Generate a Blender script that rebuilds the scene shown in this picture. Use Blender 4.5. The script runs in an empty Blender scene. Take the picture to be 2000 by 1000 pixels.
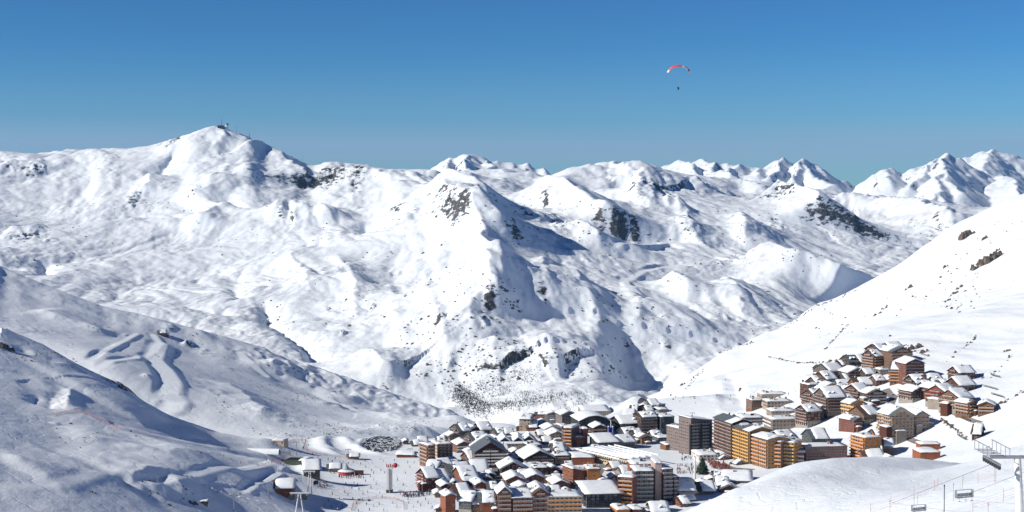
import bpy, bmesh, math, random
import numpy as np
from mathutils import Vector, Matrix, Quaternion

random.seed(7)
SC = bpy.context.scene
COL = SC.collection
R = math.radians

# ------------------------------------------------------------------ camera
FPX = 3172.0                       # focal length in photo pixels (2000 wide)
PITCH = math.atan(120.0 / FPX)     # horizon sits 120 px above the picture centre
cam_data = bpy.data.cameras.new("camera")
cam_data.sensor_width = 36.0
cam_data.lens = 36.0 * FPX / 2000.0
cam_data.clip_start = 1.0
cam_data.clip_end = 60000.0
cam = bpy.data.objects.new("camera", cam_data)
cam.location = (0, 0, 0)
cam.rotation_euler = (math.pi / 2 - PITCH, 0, 0)
COL.objects.link(cam)
SC.camera = cam

# ------------------------------------------------------------------ sky and sun
SUN_EL = R(29)
SUN_POS = Vector((-0.965, -0.26, 0)).normalized()          # where the sun stands: left, a little behind
world = bpy.data.worlds.new("World")
SC.world = world
world.use_nodes = True
wn, wl = world.node_tree.nodes, world.node_tree.links
wn.clear()
w_out = wn.new("ShaderNodeOutputWorld")
w_bg = wn.new("ShaderNodeBackground")
w_bg.inputs["Strength"].default_value = 0.10
sky = wn.new("ShaderNodeTexSky")
sky.sky_type = 'NISHITA'
sky.sun_disc = False
sky.sun_elevation = SUN_EL
sky.sun_rotation = math.atan2(SUN_POS.x, SUN_POS.y)
sky.altitude = 2500
sky.air_density = 1.0
sky.dust_density = 0.3
sky.ozone_density = 3.0
# a thin even band of high haze just above the horizon, all the way round
tc = wn.new("ShaderNodeTexCoord")
sep = wn.new("ShaderNodeSeparateXYZ")
wl.new(tc.outputs["Generated"], sep.inputs[0])
hr = wn.new("ShaderNodeValToRGB")
hr.color_ramp.interpolation = 'B_SPLINE'
els = hr.color_ramp.elements
els[0].position, els[0].color = 0.505, (0.25, 0.25, 0.25, 1)
els[1].position, els[1].color = 0.545, (0, 0, 0, 1)
e = els.new(0.513); e.color = (0.7, 0.7, 0.7, 1)
e = els.new(0.5165); e.color = (0.6, 0.6, 0.6, 1)
e = els.new(0.522); e.color = (0.2, 0.2, 0.2, 1)
mr = wn.new("ShaderNodeMath"); mr.operation = 'MULTIPLY_ADD'
mr.inputs[1].default_value = 0.5; mr.inputs[2].default_value = 0.5
wl.new(sep.outputs["Z"], mr.inputs[0])
wob = wn.new("ShaderNodeTexNoise"); wob.inputs["Scale"].default_value = 3.0; wob.inputs["Detail"].default_value = 4.0
wmap = wn.new("ShaderNodeMapping"); wmap.inputs["Scale"].default_value = (1, 1, 12)
wl.new(tc.outputs["Generated"], wmap.inputs[0]); wl.new(wmap.outputs[0], wob.inputs["Vector"])
wadd = wn.new("ShaderNodeMath"); wadd.operation = 'MULTIPLY_ADD'; wadd.inputs[1].default_value = 0.006
wl.new(wob.outputs["Fac"], wadd.inputs[0]); wl.new(mr.outputs[0], wadd.inputs[2])
wsub = wn.new("ShaderNodeMath"); wsub.operation = 'SUBTRACT'; wsub.inputs[1].default_value = 0.003
wl.new(wadd.outputs[0], wsub.inputs[0]); wl.new(wsub.outputs[0], hr.inputs["Fac"])
wmix = wn.new("ShaderNodeMix"); wmix.data_type = 'RGBA'
wl.new(hr.outputs["Color"], wmix.inputs["Factor"])
tint = wn.new("ShaderNodeMix"); tint.data_type = 'RGBA'; tint.blend_type = 'MULTIPLY'; tint.inputs["Factor"].default_value = 1.0
tint.inputs["B"].default_value = (0.096, 0.190, 0.236, 1)
gam = wn.new("ShaderNodeGamma"); gam.inputs["Gamma"].default_value = 1.62
wl.new(sky.outputs["Color"], gam.inputs["Color"])
wl.new(gam.outputs["Color"], tint.inputs["A"])
wl.new(tint.outputs["Result"], wmix.inputs["A"])
wmix.inputs["B"].default_value = (3.6, 4.3, 5.7, 1)
wl.new(wmix.outputs["Result"], w_bg.inputs["Color"])
wl.new(w_bg.outputs[0], w_out.inputs["Surface"])

sun_data = bpy.data.lights.new("sun", 'SUN')
sun_data.energy = 5.0
sun_data.angle = R(0.53)
sun_data.color = (1.0, 0.915, 0.78)
sun = bpy.data.objects.new("sun", sun_data)
sd = Vector((SUN_POS.x * math.cos(SUN_EL), SUN_POS.y * math.cos(SUN_EL), math.sin(SUN_EL)))
sun.rotation_euler = sd.to_track_quat('Z', 'Y').to_euler()
COL.objects.link(sun)

SC.view_settings.view_transform = 'Standard'
SC.view_settings.look = 'None'
SC.view_settings.gamma = 1.0
SC.view_settings.exposure = 0.26
SC.view_settings.use_curve_mapping = False

# ------------------------------------------------------------------ small helpers
def tag(o, label=None, cat=None, group=None, kind=None):
    if label: o["label"] = label
    if cat: o["category"] = cat
    if group: o["group"] = group
    if kind: o["kind"] = kind
    return o

CP, SP = math.cos(PITCH), math.sin(PITCH)
def ray(px, py):
    """photo pixel -> (sideways slope, upward slope) per metre of forward distance"""
    a = (px - 1000.0) / FPX; b = (500.0 - py) / FPX
    dy = CP + b * SP
    return a / dy, (-SP + b * CP) / dy

def pt(px, py, Y):
    u, s = ray(px, py)
    return u * Y, Y, s * Y

def pix(x, y, z):
    """world -> photo pixel"""
    f = y * CP - z * SP; v = y * SP + z * CP
    return 1000 + FPX * x / f, 500 - FPX * v / f

def hash2(ix, iy, seed):
    h = (ix.astype(np.int64) * 374761393 + iy.astype(np.int64) * 668265263 + seed * 974634541) & 0xFFFFFFFF
    h = ((h ^ (h >> 13)) * 1274126177) & 0xFFFFFFFF
    h = h ^ (h >> 16)
    return h & 0xFFFF

def noise2(x, y, seed=0):
    """gradient noise, about -1..1"""
    x0 = np.floor(x); y0 = np.floor(y)
    fx = (x - x0).astype(np.float32); fy = (y - y0).astype(np.float32)
    ix = x0.astype(np.int64); iy = y0.astype(np.int64)
    u = fx * fx * fx * (fx * (fx * 6 - 15) + 10); v = fy * fy * fy * (fy * (fy * 6 - 15) + 10)
    def g(dx, dy):
        a = hash2(ix + dx, iy + dy, seed).astype(np.float32) * np.float32(2 * math.pi / 65536)
        return np.cos(a) * (fx - dx) + np.sin(a) * (fy - dy)
    n0 = g(0, 0); n1 = g(1, 0); n2 = g(0, 1); n3 = g(1, 1)
    return ((n0 * (1 - u) + n1 * u) * (1 - v) + (n2 * (1 - u) + n3 * u) * v) * 1.5

def fbm(x, y, oct_=4, seed=0, gain=0.5):
    s = 0; a = 1.0
    for i in range(oct_):
        s = s + a * noise2(x, y, seed + i * 17); x = x * 2.03 + 3.1; y = y * 2.03 + 7.7; a *= gain
    return s

def ss(a, b, x):
    t = np.clip((x - a) / (b - a), 0, 1)
    return t * t * (3 - 2 * t)

# ------------------------------------------------------------------ materials
def new_mat(name):
    m = bpy.data.materials.new(name); m.use_nodes = True
    nt = m.node_tree
    b = nt.nodes.get("Principled BSDF")
    return m, nt, b

def plain(name, col, rough=0.7, metal=0.0, noise=0.12, scale=1.5, emis=None):
    """paint / wood / cloth with a little uneven wear"""
    m, nt, b = new_mat(name)
    t = nt.nodes.new("ShaderNodeTexCoord"); n = nt.nodes.new("ShaderNodeTexNoise")
    n.inputs["Scale"].default_value = scale; n.inputs["Detail"].default_value = 5
    nt.links.new(t.outputs["Object"], n.inputs["Vector"])
    r = nt.nodes.new("ShaderNodeValToRGB")
    c = col
    r.color_ramp.elements[0].position = 0.3; r.color_ramp.elements[1].position = 0.7
    r.color_ramp.elements[0].color = (c[0] * (1 - noise), c[1] * (1 - noise), c[2] * (1 - noise), 1)
    r.color_ramp.elements[1].color = (min(1, c[0] * (1 + noise)), min(1, c[1] * (1 + noise)), min(1, c[2] * (1 + noise)), 1)
    nt.links.new(n.outputs["Fac"], r.inputs["Fac"]); nt.links.new(r.outputs["Color"], b.inputs["Base Color"])
    b.inputs["Roughness"].default_value = rough; b.inputs["Metallic"].default_value = metal
    return m

def snow_terrain_mat(name, rock_col, rock_col2, scale_big, bump_h, tracks=0.0):
    """snow with rock breaking through where the mesh carries the 'rock' attribute, groomed where it carries 'piste'"""
    m, nt, b = new_mat(name)
    N, L = nt.nodes, nt.links
    geo = N.new("ShaderNodeNewGeometry")
    att = N.new("ShaderNodeAttribute"); att.attribute_name = "rock"
    pis = N.new("ShaderNodeAttribute"); pis.attribute_name = "piste"
    # rock break-up
    n1 = N.new("ShaderNodeTexNoise"); n1.inputs["Scale"].default_value = 1.0 / scale_big; n1.inputs["Detail"].default_value = 9; n1.inputs["Roughness"].default_value = 0.68
    mp = N.new("ShaderNodeMapping"); mp.inputs["Scale"].default_value = (0.9, 0.9, 1.8)
    L.new(geo.outputs["Position"], mp.inputs[0]); L.new(mp.outputs[0], n1.inputs["Vector"])
    a1 = N.new("ShaderNodeMath"); a1.operation = 'ADD'
    L.new(n1.outputs["Fac"], a1.inputs[0]); L.new(att.outputs["Fac"], a1.inputs[1])
    sz = N.new("ShaderNodeSeparateXYZ"); L.new(geo.outputs["Normal"], sz.inputs[0])
    st = N.new("ShaderNodeMath"); st.operation = 'MULTIPLY_ADD'; st.inputs[1].default_value = -0.55; st.inputs[2].default_value = 0.47
    L.new(sz.outputs["Z"], st.inputs[0])
    a2 = N.new("ShaderNodeMath"); a2.operation = 'ADD'
    L.new(a1.outputs[0], a2.inputs[0]); L.new(st.outputs[0], a2.inputs[1])
    th = N.new("ShaderNodeMapRange"); th.inputs["From Min"].default_value = 0.96; th.inputs["From Max"].default_value = 1.02
    L.new(a2.outputs[0], th.inputs["Value"])
    # rock colour
    n2 = N.new("ShaderNodeTexNoise"); n2.inputs["Scale"].default_value = 3.0 / scale_big; n2.inputs["Detail"].default_value = 8
    L.new(geo.outputs["Position"], n2.inputs["Vector"])
    rr = N.new("ShaderNodeValToRGB"); rr.color_ramp.elements[0].position = 0.35; rr.color_ramp.elements[1].position = 0.68
    rr.color_ramp.elements[0].color = (*rock_col, 1); rr.color_ramp.elements[1].color = (*rock_col2, 1)
    L.new(n2.outputs["Fac"], rr.inputs["Fac"])
    # snow colour
    n3 = N.new("ShaderNodeTexNoise"); n3.inputs["Scale"].default_value = 0.3 / scale_big; n3.inputs["Detail"].default_value = 8; n3.inputs["Roughness"].default_value = 0.6
    L.new(geo.outputs["Position"], n3.inputs["Vector"])
    sr = N.new("ShaderNodeValToRGB"); sr.color_ramp.elements[0].position = 0.3; sr.color_ramp.elements[1].position = 0.7
    sr.color_ramp.elements[0].color = (0.72, 0.795, 0.895, 1); sr.color_ramp.elements[1].color = (0.79, 0.855, 0.93, 1)
    L.new(n3.outputs["Fac"], sr.inputs["Fac"])
    mx = N.new("ShaderNodeMix"); mx.data_type = 'RGBA'
    L.new(th.outputs[0], mx.inputs["Factor"]); L.new(sr.outputs["Color"], mx.inputs["A"]); L.new(rr.outputs["Color"], mx.inputs["B"])
    L.new(mx.outputs["Result"], b.inputs["Base Color"])
    b.inputs["Roughness"].default_value = 0.75
    b.inputs["Specular IOR Level"].default_value = 0.12
    # wind crust, ski tracks and fine relief
    n4 = N.new("ShaderNodeTexNoise"); n4.inputs["Scale"].default_value = 1.1 / scale_big; n4.inputs["Detail"].default_value = 9; n4.inputs["Roughness"].default_value = 0.66
    mp4 = N.new("ShaderNodeMapping"); mp4.inputs["Scale"].default_value = (1.0, 0.4, 1.0); mp4.inputs["Rotation"].default_value = (0, 0, 0.5)
    L.new(geo.outputs["Position"], mp4.inputs[0]); L.new(mp4.outputs[0], n4.inputs["Vector"])
    inv = N.new("ShaderNodeMath"); inv.operation = 'MULTIPLY_ADD'; inv.inputs[1].default_value = -0.8; inv.inputs[2].default_value = 1.0
    L.new(pis.outputs["Fac"], inv.inputs[0])
    bp = N.new("ShaderNodeBump"); bp.inputs["Distance"].default_value = bump_h
    L.new(inv.outputs[0], bp.inputs["Strength"]); L.new(n4.outputs["Fac"], bp.inputs["Height"])
    # ski tracks: long thin grooves
    wv = N.new("ShaderNodeTexWave"); wv.wave_type = 'BANDS'; wv.bands_direction = 'DIAGONAL'; wv.inputs["Scale"].default_value = 0.16 / scale_big; wv.inputs["Distortion"].default_value = 14.0; wv.inputs["Detail"].default_value = 2.5; wv.inputs["Detail Scale"].default_value = 1.3
    L.new(geo.outputs["Position"], wv.inputs["Vector"])
    pw = N.new("ShaderNodeMath"); pw.operation = 'POWER'; pw.inputs[1].default_value = 9.0; L.new(wv.outputs["Fac"], pw.inputs[0])
    b2 = N.new("ShaderNodeBump"); b2.inputs["Distance"].default_value = bump_h * 0.5; b2.inputs["Strength"].default_value = tracks; b2.invert = True
    L.new(pw.outputs[0], b2.inputs["Height"]); L.new(bp.outputs[0], b2.inputs["Normal"])
    L.new(b2.outputs[0], b.inputs["Normal"])
    return m

# ------------------------------------------------------------------ the lie of the land
# control points: photo pixel, forward distance in metres; zone letter
CTRL = []
AMP = {'M': 1.0, 'L': 0.36, 'V': 0.03, 'R': 0.24, 'F': 0.012, 'K': 1.0}
def cp(zone, *pts, amp=None):
    for p in pts:
        x, y, z = pt(*p[:3])
        CTRL.append((x / y, math.log(y), z, zone, AMP[zone] if amp is None else amp))
def cz(zone, *pts, amp=None):
    """control given as pixel column, distance, height"""
    for px, Y, z in pts:
        u, _ = ray(px, 500)
        CTRL.append((u, math.log(Y), z, zone, AMP[zone] if amp is None else amp))

# village floor
cp('V', (1270,1000,1130),(1270,960,1200),(1380,930,1260),(1450,905,1310),(1550,905,1290),(1300,890,1380),(1350,870,1480),
   (1280,830,1650),(1180,812,1700),(1262,785,1770),(1225,800,1730),(1060,830,1650),(960,845,1620),(900,850,1600),(850,930,1270),
   (850,1000,1120),(600,1000,1110),(700,940,1260),(700,900,1400),(740,868,1560),(650,860,1580),(850,870,1540),
   (550,905,1320),(560,872,1480),(1000,930,1280),(1000,1000,1120),(1120,900,1360),(1150,1000,1125),(1450,850,1500),
   (800,900,1400),(620,940,1260),(1100,860,1520))
cz('V', (1270,950,-222),(1000,950,-222),(700,940,-218),(1400,900,-215))
# right-hand slope
cp('R', (1480,800,1590),(1600,832,1440),(1660,882,1330),(1760,892,1290),(1850,870,1260),(1940,800,1310),(1880,737,1480),(1740,690,1640),
   (1640,722,1640),(1580,805,1520),(1560,700,1850),(1420,730,2000),(1310,758,2020),(1350,745,2030),(1400,695,2350),(1500,650,2550),(1600,592,2650),
   (1650,574,2700),(1700,546,2720),(1750,520,2720),(1800,485,2720),(1850,448,2720),(1920,412,2700),(2000,378,2650),(2150,318,2550),(2300,270,2400),
   (2000,500,2150),(1900,600,1880),(1780,600,2150),(2000,650,1620),(1700,650,1850),(2000,760,1340),(2150,650,1500),(2200,480,1900),
   (1540,770,1660),(1820,790,1380),(1700,800,1440),(1380,775,1800),(1480,720,1950),(2080,800,1150),(1450,668,2500))
# drop behind the right-hand slope
cz('R', (1300,2150,-300),(1400,2560,-330),(1500,2820,-340),(1600,2950,-300),(1700,3000,-250),(1850,3050,-190),(2000,3050,-120),(2200,3000,-60), amp=0.5)
# foreground hump and lift slope
cp('F', (1340,1000,330),(1390,978,345),(1450,950,380),(1500,926,400),(1560,905,420),(1630,895,428),(1700,891,432),(1760,893,432),(1830,897,430),(1900,907,420),
   (1600,1000,300),(1450,1010,320),(1750,985,275),(1700,930,360),(1800,920,385),(1740,955,320),(1800,955,320),(1880,918,395),
   (1850,1000,240),(2000,1000,190),(2000,920,270),(1930,930,300),(1940,878,460),(2000,838,470),(2100,790,480),(2150,900,300),(1960,880,380))
cz('F', (1340,60,-24),(1700,60,-20),(2000,60,-16),(2300,60,-14),(800,60,-30),(200,60,-30),(1340,160,-41),(1600,160,-38),(1800,130,-31),(2000,110,-25),(2250,120,-25),(1000,160,-60),(600,160,-55),(200,160,-50),(0,250,-70),
   (1000,330,-110),(600,330,-100), (1100,600,-190),(600,600,-170))
cz('F', (1340,400,-100),(1450,460,-104),(1560,500,-96),(1700,515,-95),(1830,515,-95),(1950,570,-96),(2050,620,-92),(2200,640,-85),
   (1340,640,-190),(1500,680,-185),(1700,720,-180),(1850,760,-165),(2000,800,-150),(2200,800,-125))
# left-hand hillside
cp('L', (-120,470,2500),(0,520,2470),(60,545,2470),(130,573,2480),(200,598,2480),(270,613,2490),(350,634,2500),(430,655,2510),(500,675,2520),(560,703,2530),
   (640,726,2540),(700,746,2530),(760,770,2510),(820,790,2450),(880,805,2340),(930,826,2160),
   (200,690,1920),(320,655,2270),(330,700,2080),(330,795,1740),(500,800,1890),(600,830,1890),(400,750,1980),(620,775,2260),(800,832,2020),
   (100,640,2130),(0,600,2180),(230,735,1790),(120,690,1880),(700,815,2100),(480,720,2230),(400,690,2260),(640,850,1720),(560,760,2180),(720,845,1800),(870,838,1900),
   (0,638,1500),(80,672,1490),(150,712,1480),(230,750,1470),(330,812,1400),(420,843,1370),(490,855,1370),
   (0,760,1140),(0,850,960),(0,1000,760),(200,850,1090),(250,920,980),(250,1000,850),(450,920,1105),(450,1000,980),(520,960,1060),
   (100,770,1190),(400,870,1240),(300,800,1275),(140,790,1160),(-150,800,950),(-150,600,1500),(-150,1000,700),(520,900,1225),(360,940,1005))
cz('L', (0,1680,-230),(100,1660,-236),(200,1620,-240),(330,1590,-236),(430,1540,-232))
cz('L', (-100,2850,-200),(100,2850,-270),(270,2780,-310),(430,2740,-345),(560,2730,-365),(700,2720,-385),(820,2640,-392),(900,2480,-390),(960,2250,-385), amp=0.6)
cz('L', (1000,1800,-330),(1100,1880,-330),(1200,1920,-320), amp=0.3)
# the big mountain across the valley
cp('M', (-100,300,5600),(0,296,5600),(60,298,5650),(130,293,5650),(250,290,5650),(300,283,5620),(350,270,5600),(400,250,5560),(425,245,5550),(450,252,5550),
   (500,272,5500),(540,292,5450),(600,324,5300),(640,318,5200),(700,321,5150),(760,331,5200),(850,333,5800),(930,330,6500),(1000,326,6800),(1080,344,7000),
   (1120,326,7200),(1190,316,7400),(1250,316,7400),(1310,334,7200),(1400,345,7400),(1500,352,7600),(1600,365,7700),(1700,378,7800),(1800,390,7600),(1900,408,7000),(2000,400,6800),(2100,380,6500),
   (0,470,4350),(200,400,4900),(425,330,5200),(425,420,4700),(400,560,3900),(150,550,3900),(300,600,3450),(600,450,4400),(600,600,3480),(640,690,3000),
   (800,450,4350),(820,352,4950),(900,480,4150),(950,600,3400),(950,700,2950),(1000,800,2520),(1100,500,4350),(1100,620,3600),(1050,400,5250),(1250,370,5750),
   (1250,420,5350),(1200,480,4750),(1350,480,4750),(1450,420,5350),(1300,560,4050),(1450,560,4050),(1200,680,3100),(1300,640,3400),(1400,620,3600),(1550,480,4900),
   (1500,398,5700),(500,680,3050),(700,750,2800),(860,790,2580),(930,826,2420),(1000,835,2400),(1150,795,2500),(1260,765,2650),(1330,740,2850),(1400,690,3150),(1500,645,3500),(1600,590,4000),
   (1650,560,4200),(1660,455,5700),(1700,500,5000),(1800,445,5900),(1600,410,6400),(1900,430,5900),(800,600,3500),(800,700,2950),(500,500,4250),(700,400,4650),(300,480,4400),(100,400,4900),(0,560,3700),(-100,560,3600),
   (900,360,5500),(1000,370,5700),(1130,360,6200),(1330,350,6500),(1420,375,6400),(1520,560,4000),(680,660,3150),(560,560,3750),(1560,545,4150))
# flanks of the main spurs: hollows just right of the crests
cp('M', (880,400,4750),(960,500,4250),(1000,560,3900),(1020,640,3450),(1150,520,4300),(1180,440,5050),(1060,520,4250))
cz('M', (500,9000,-200),(0,9000,-200),(1000,9500,-150),(1500,9500,-120),(2000,9500,-100),(-200,7500,-100),(300,7000,0),(700,7000,-20),(2300,7500,-100),(2300,5000,-150))
CT = np.array([(c[0], c[1], c[2], c[4]) for c in CTRL])
ZONES = [c[3] for c in CTRL]

NC = 1000
UMAX = 0.47
def rows(*segs):
    out = []
    for a, b, n in segs: out.append(np.exp(np.linspace(math.log(a), math.log(b), n, endpoint=False)))
    return np.concatenate(out + [np.array([segs[-1][1]])])
YR = rows((60, 170, 20), (170, 480, 110), (480, 950, 60), (950, 1750, 190), (1750, 2500, 140), (2500, 5700, 370), (5700, 9000, 70))
UC = np.linspace(-UMAX, UMAX, NC)
NRW = len(YR)
GU, GY = np.meshgrid(UC, YR)
GX = GU * GY
LY = np.log(YR)

def tps_fit(P, z, lam=1e-4):
    n = len(P)
    d2 = ((P[:, None, :] - P[None, :, :]) ** 2).sum(-1)
    K = 0.5 * d2 * np.log(d2 + 1e-12) + lam * np.eye(n)
    A = np.zeros((n + 3, n + 3)); A[:n, :n] = K
    A[:n, n] = 1; A[:n, n + 1:] = P; A[n, :n] = 1; A[n + 1:, :n] = P.T
    return np.linalg.solve(A, np.concatenate([z, [0, 0, 0]]))
Pc = CT[:, :2].copy()
W_ = tps_fit(Pc, CT[:, 2])
# base surface, flatness map and zone map on a half-resolution grid, then widened
cu = UC[::2] if (NC % 2) else np.concatenate([UC[::2], UC[-1:]])
cl = np.concatenate([LY[::2], LY[-1:]]) if NRW % 2 == 0 else LY[::2]
bz = np.zeros((len(cl), len(cu))); ba = np.zeros_like(bz); bzone = np.zeros(bz.shape, np.int16)
zid = np.array(["MLVRFK".index(z) for z in ZONES])
for i, l in enumerate(cl):
    d2 = (cu[:, None] - Pc[None, :, 0]) ** 2 + (l - Pc[None, :, 1]) ** 2
    k = 0.5 * d2 * np.log(d2 + 1e-12)
    bz[i] = k @ W_[:len(Pc)] + W_[-3] + cu * W_[-2] + l * W_[-1]
    g = np.exp(-d2 / (2 * 0.035 ** 2)) + 1e-9 / (d2 + 1e-6)
    ba[i] = (g @ CT[:, 3]) / g.sum(1)
    bzone[i] = zid[np.argmin(d2, 1)]
def widen(a):
    t = np.stack([np.interp(UC, cu, r) for r in a])
    idx = np.interp(LY, cl, np.arange(len(cl)))
    i0 = np.clip(idx.astype(int), 0, len(cl) - 2); f = (idx - i0)[:, None]
    return t[i0] * (1 - f) + t[i0 + 1] * f
ZB = widen(bz); GA = widen(ba)
ZN = bzone[np.clip(np.round(np.interp(LY, cl, np.arange(len(cl)))).astype(int), 0, len(cl) - 1)][:, np.clip(np.round(np.interp(UC, cu, np.arange(len(cu)))).astype(int), 0, len(cu) - 1)]

def sample(Z, x, y):
    """height of grid Z at world x, y"""
    u = np.asarray(x, float) / y
    c = np.clip((u + UMAX) / (2 * UMAX) * (NC - 1), 0, NC - 1.001)
    r = np.clip(np.interp(np.log(y), LY, np.arange(NRW)), 0, NRW - 1.001)
    c0 = c.astype(int); r0 = r.astype(int); fc = c - c0; fr = r - r0
    return (Z[r0, c0] * (1 - fc) + Z[r0, c0 + 1] * fc) * (1 - fr) + (Z[r0 + 1, c0] * (1 - fc) + Z[r0 + 1, c0 + 1] * fc) * fr
SY = np.exp(np.linspace(math.log(170), math.log(8900), 2600))
def hit(Z, px, py, ymin=0):
    """where the line of sight through a pixel meets the land"""
    u, s = ray(px, py)
    Y = SY[SY > ymin]
    gap = s * Y - sample(Z, u * Y, Y)
    k = np.argmax(gap < 0) if (gap < 0).any() else int(np.argmin(gap))
    if gap[k] < 0 and k > 0:
        t = gap[k - 1] / (gap[k - 1] - gap[k]); y = Y[k - 1] + t * (Y[k] - Y[k - 1])
    else: y = Y[k]
    y = float(y)
    return float(u * y), y, float(sample(Z, np.array([u * y]), np.array([y]))[0])
# ------------------------------------------------------------------ relief
Z = ZB.copy()
ROCK = np.zeros_like(Z); PISTE = np.zeros_like(Z)
def poly_dist(P, pad):
    """signed distance (right positive), position along, for the grid cells near a ground polyline"""
    P = np.array(P)
    x0, x1 = P[:, 0].min() - pad, P[:, 0].max() + pad; y0, y1 = P[:, 1].min() - pad, P[:, 1].max() + pad
    r0 = max(0, np.searchsorted(YR, y0) - 1); r1 = min(NRW, np.searchsorted(YR, y1) + 1)
    us = [x / y for x in (x0, x1) for y in (max(y0, 60), y1)]
    c0 = max(0, int((min(us) + UMAX) / (2 * UMAX) * (NC - 1))); c1 = min(NC, int((max(us) + UMAX) / (2 * UMAX) * (NC - 1)) + 2)
    X = GX[r0:r1, c0:c1]; Y = GY[r0:r1, c0:c1]
    best = np.full(X.shape, 1e18); side = np.zeros(X.shape); along = np.zeros(X.shape)
    seg = np.hypot(*(P[1:, :2] - P[:-1, :2]).T); cum = np.concatenate([[0], np.cumsum(seg)]); T = cum[-1]
    for i in range(len(P) - 1):
        dx, dy = P[i + 1, :2] - P[i, :2]; l2 = dx * dx + dy * dy + 1e-9
        t = np.clip(((X - P[i, 0]) * dx + (Y - P[i, 1]) * dy) / l2, 0, 1)
        ex = X - P[i, 0] - t * dx; ey = Y - P[i, 1] - t * dy
        d = ex * ex + ey * ey; m = d < best
        best = np.where(m, d, best); side = np.where(m, np.sign(ex * dy - ey * dx), side); along = np.where(m, (cum[i] + t * seg[i]) / T, along)
    return (slice(r0, r1), slice(c0, c1)), np.sqrt(best) * side, along, cum / T
KR = 1.7
YMIN = 2850   # the mountain strokes lie across the valley
def ridge(pts, A, wl, wr, p=1.2, wob=0.25, taper=(0.2, 0.2), ymin=None):
    """raise (or cut, A<0) a crest along photo points; wl / wr: reach on the left and right, metres"""
    P = [hit(ZB, *q[:2], ymin=YMIN if ymin is None else ymin) for q in pts]
    sl, d, al, _ = poly_dist(P, 3.2 * max(wl, wr))
    if d.size == 0: return
    d = d + wob * min(wl, wr) * fbm(GX[sl] / (wl + wr) * 1.7, GY[sl] / (wl + wr) * 1.7, 3, 5)
    w = np.where(d > 0, wr, wl)
    tp = ss(0, max(taper[0], 1e-3), al) * ss(0, max(taper[1], 1e-3), 1 - al)
    tp = 0.06 + 0.94 * tp
    Z[sl] += KR * A * tp * np.exp(-(np.abs(d) / w) ** p)
def bench(pts, w, soft, lift=0.0, piste=1.0, ymin=0, blend=1.0):
    """groomed run: level the ground across a strip"""
    P = [hit(ZB2, *q[:2], ymin=ymin) for q in pts]
    P = [(x, y, float(sample(Z, np.array([x]), np.array([y]))[0]) + lift) for x, y, z in P]
    sl, d, al, cum = poly_dist(P, w + soft)
    zz = np.interp(al, cum, [p[2] for p in P])
    k = (1 - ss(w * 0.5, w * 0.5 + soft, np.abs(d))) * blend
    Z[sl] = Z[sl] * (1 - k) + zz * k
    PISTE[sl] = np.maximum(PISTE[sl], k * piste)
def rock(px, py, rx, ry, s=1.0, ymin=0):
    """mark a rocky patch on the ground around where a pixel meets it"""
    x, y, z = hit(ZB2, px, py, ymin)
    _, ya, _ = hit(ZB2, px, py + ry * 0.9, ymin); _, yb, _ = hit(ZB2, px, py - ry * 0.9, ymin)
    ry_ = float(np.clip(abs(yb - ya) / 2, 0.02 * y * ry / 10, 0.06 * y)); rx_ = rx / FPX * y
    r0 = max(0, np.searchsorted(YR, y - 2 * ry_)); r1 = min(NRW, np.searchsorted(YR, y + 2 * ry_) + 1)
    d = ((GX[r0:r1] - x) / rx_) ** 2 + ((GY[r0:r1] - y) / ry_) ** 2
    ROCK[r0:r1] = np.maximum(ROCK[r0:r1], (0.27 + 0.25 * s) * np.exp(-d * 0.40))

# broad hummocks first
wx = GX + 60 * noise2(GX / 300, GY / 300, 91); wy = GY + 60 * noise2(GX / 300, GY / 300, 92)
def billow(x, y, seed): return np.abs(noise2(x, y, seed))
far = np.where(GY > 2300, 1.0, 0.55)
Z += GA * far * (32 * (billow(wx / 460, wy / 560, 1) - 0.25) + 13 * (billow(wx / 190, wy / 250, 2) - 0.25) + 5.0 * (billow(wx / 80, wy / 110, 3) - 0.25)
          + 2.4 * noise2(wx / 34, wy / 44, 4) + 1.3 * noise2(wx / 15, wy / 20, 6) + 0.5 * noise2(wx / 7, wy / 10, 8))
gul = np.abs(noise2((wx + 0.25 * wy) / 85, wy / 330, 11))
Z += GA * ss(2500, 2900, GY) * ss(-0.2, 0.35, fbm(GX / 700, GY / 700, 3, 12)) * 13 * (np.minimum(gul, 0.35) - 0.2)

# crests and hollows of the big mountain
ridge([(812,352),(838,388),(868,430),(900,482),(928,540),(950,592),(984,640),(1003,662)], 74, 280, 85, taper=(.3,.15))
ridge([(905,470),(960,520),(1000,555)], 28, 140, 60)
ridge([(862,400),(920,440),(955,470)], 35, 150, 60)
ridge([(1050,388),(1070,412),(1130,452),(1175,480),(1212,492)], 72, 240, 90, taper=(.55,.1))
ridge([(1105,480),(1160,520),(1180,540)], 35, 160, 55)
ridge([(1252,366),(1250,400),(1236,430),(1262,450),(1252,470)], 40, 130, 70, taper=(.3,.3))
ridge([(1225,368),(1290,370),(1350,372),(1395,382)], 30, 70, 130, taper=(.1,.4))
ridge([(1500,400),(1545,420),(1585,445),(1606,458)], 70, 220, 80, taper=(.1,.1))
ridge([(1440,440),(1455,470),(1465,495)], 30, 120, 60)
ridge([(1330,430),(1345,470),(1372,500)], 22, 80, 60)
ridge([(1490,522),(1560,545),(1610,560),(1652,578)], 42, 160, 70, taper=(.1,.05))
ridge([(1305,572),(1335,592),(1345,612)], 28, 120, 45)
ridge([(1270,640),(1330,655),(1362,672)], 9, 120, 45)
ridge([(930,600),(955,640),(1000,660)], 28, 100, 50)
ridge([(1000,680),(1080,705),(1180,715),(1260,735),(1306,750)], 6, 120, 80, taper=(.1,.1))
ridge([(1050,700),(1090,740),(1110,780)], 14, 90, 55)
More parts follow.
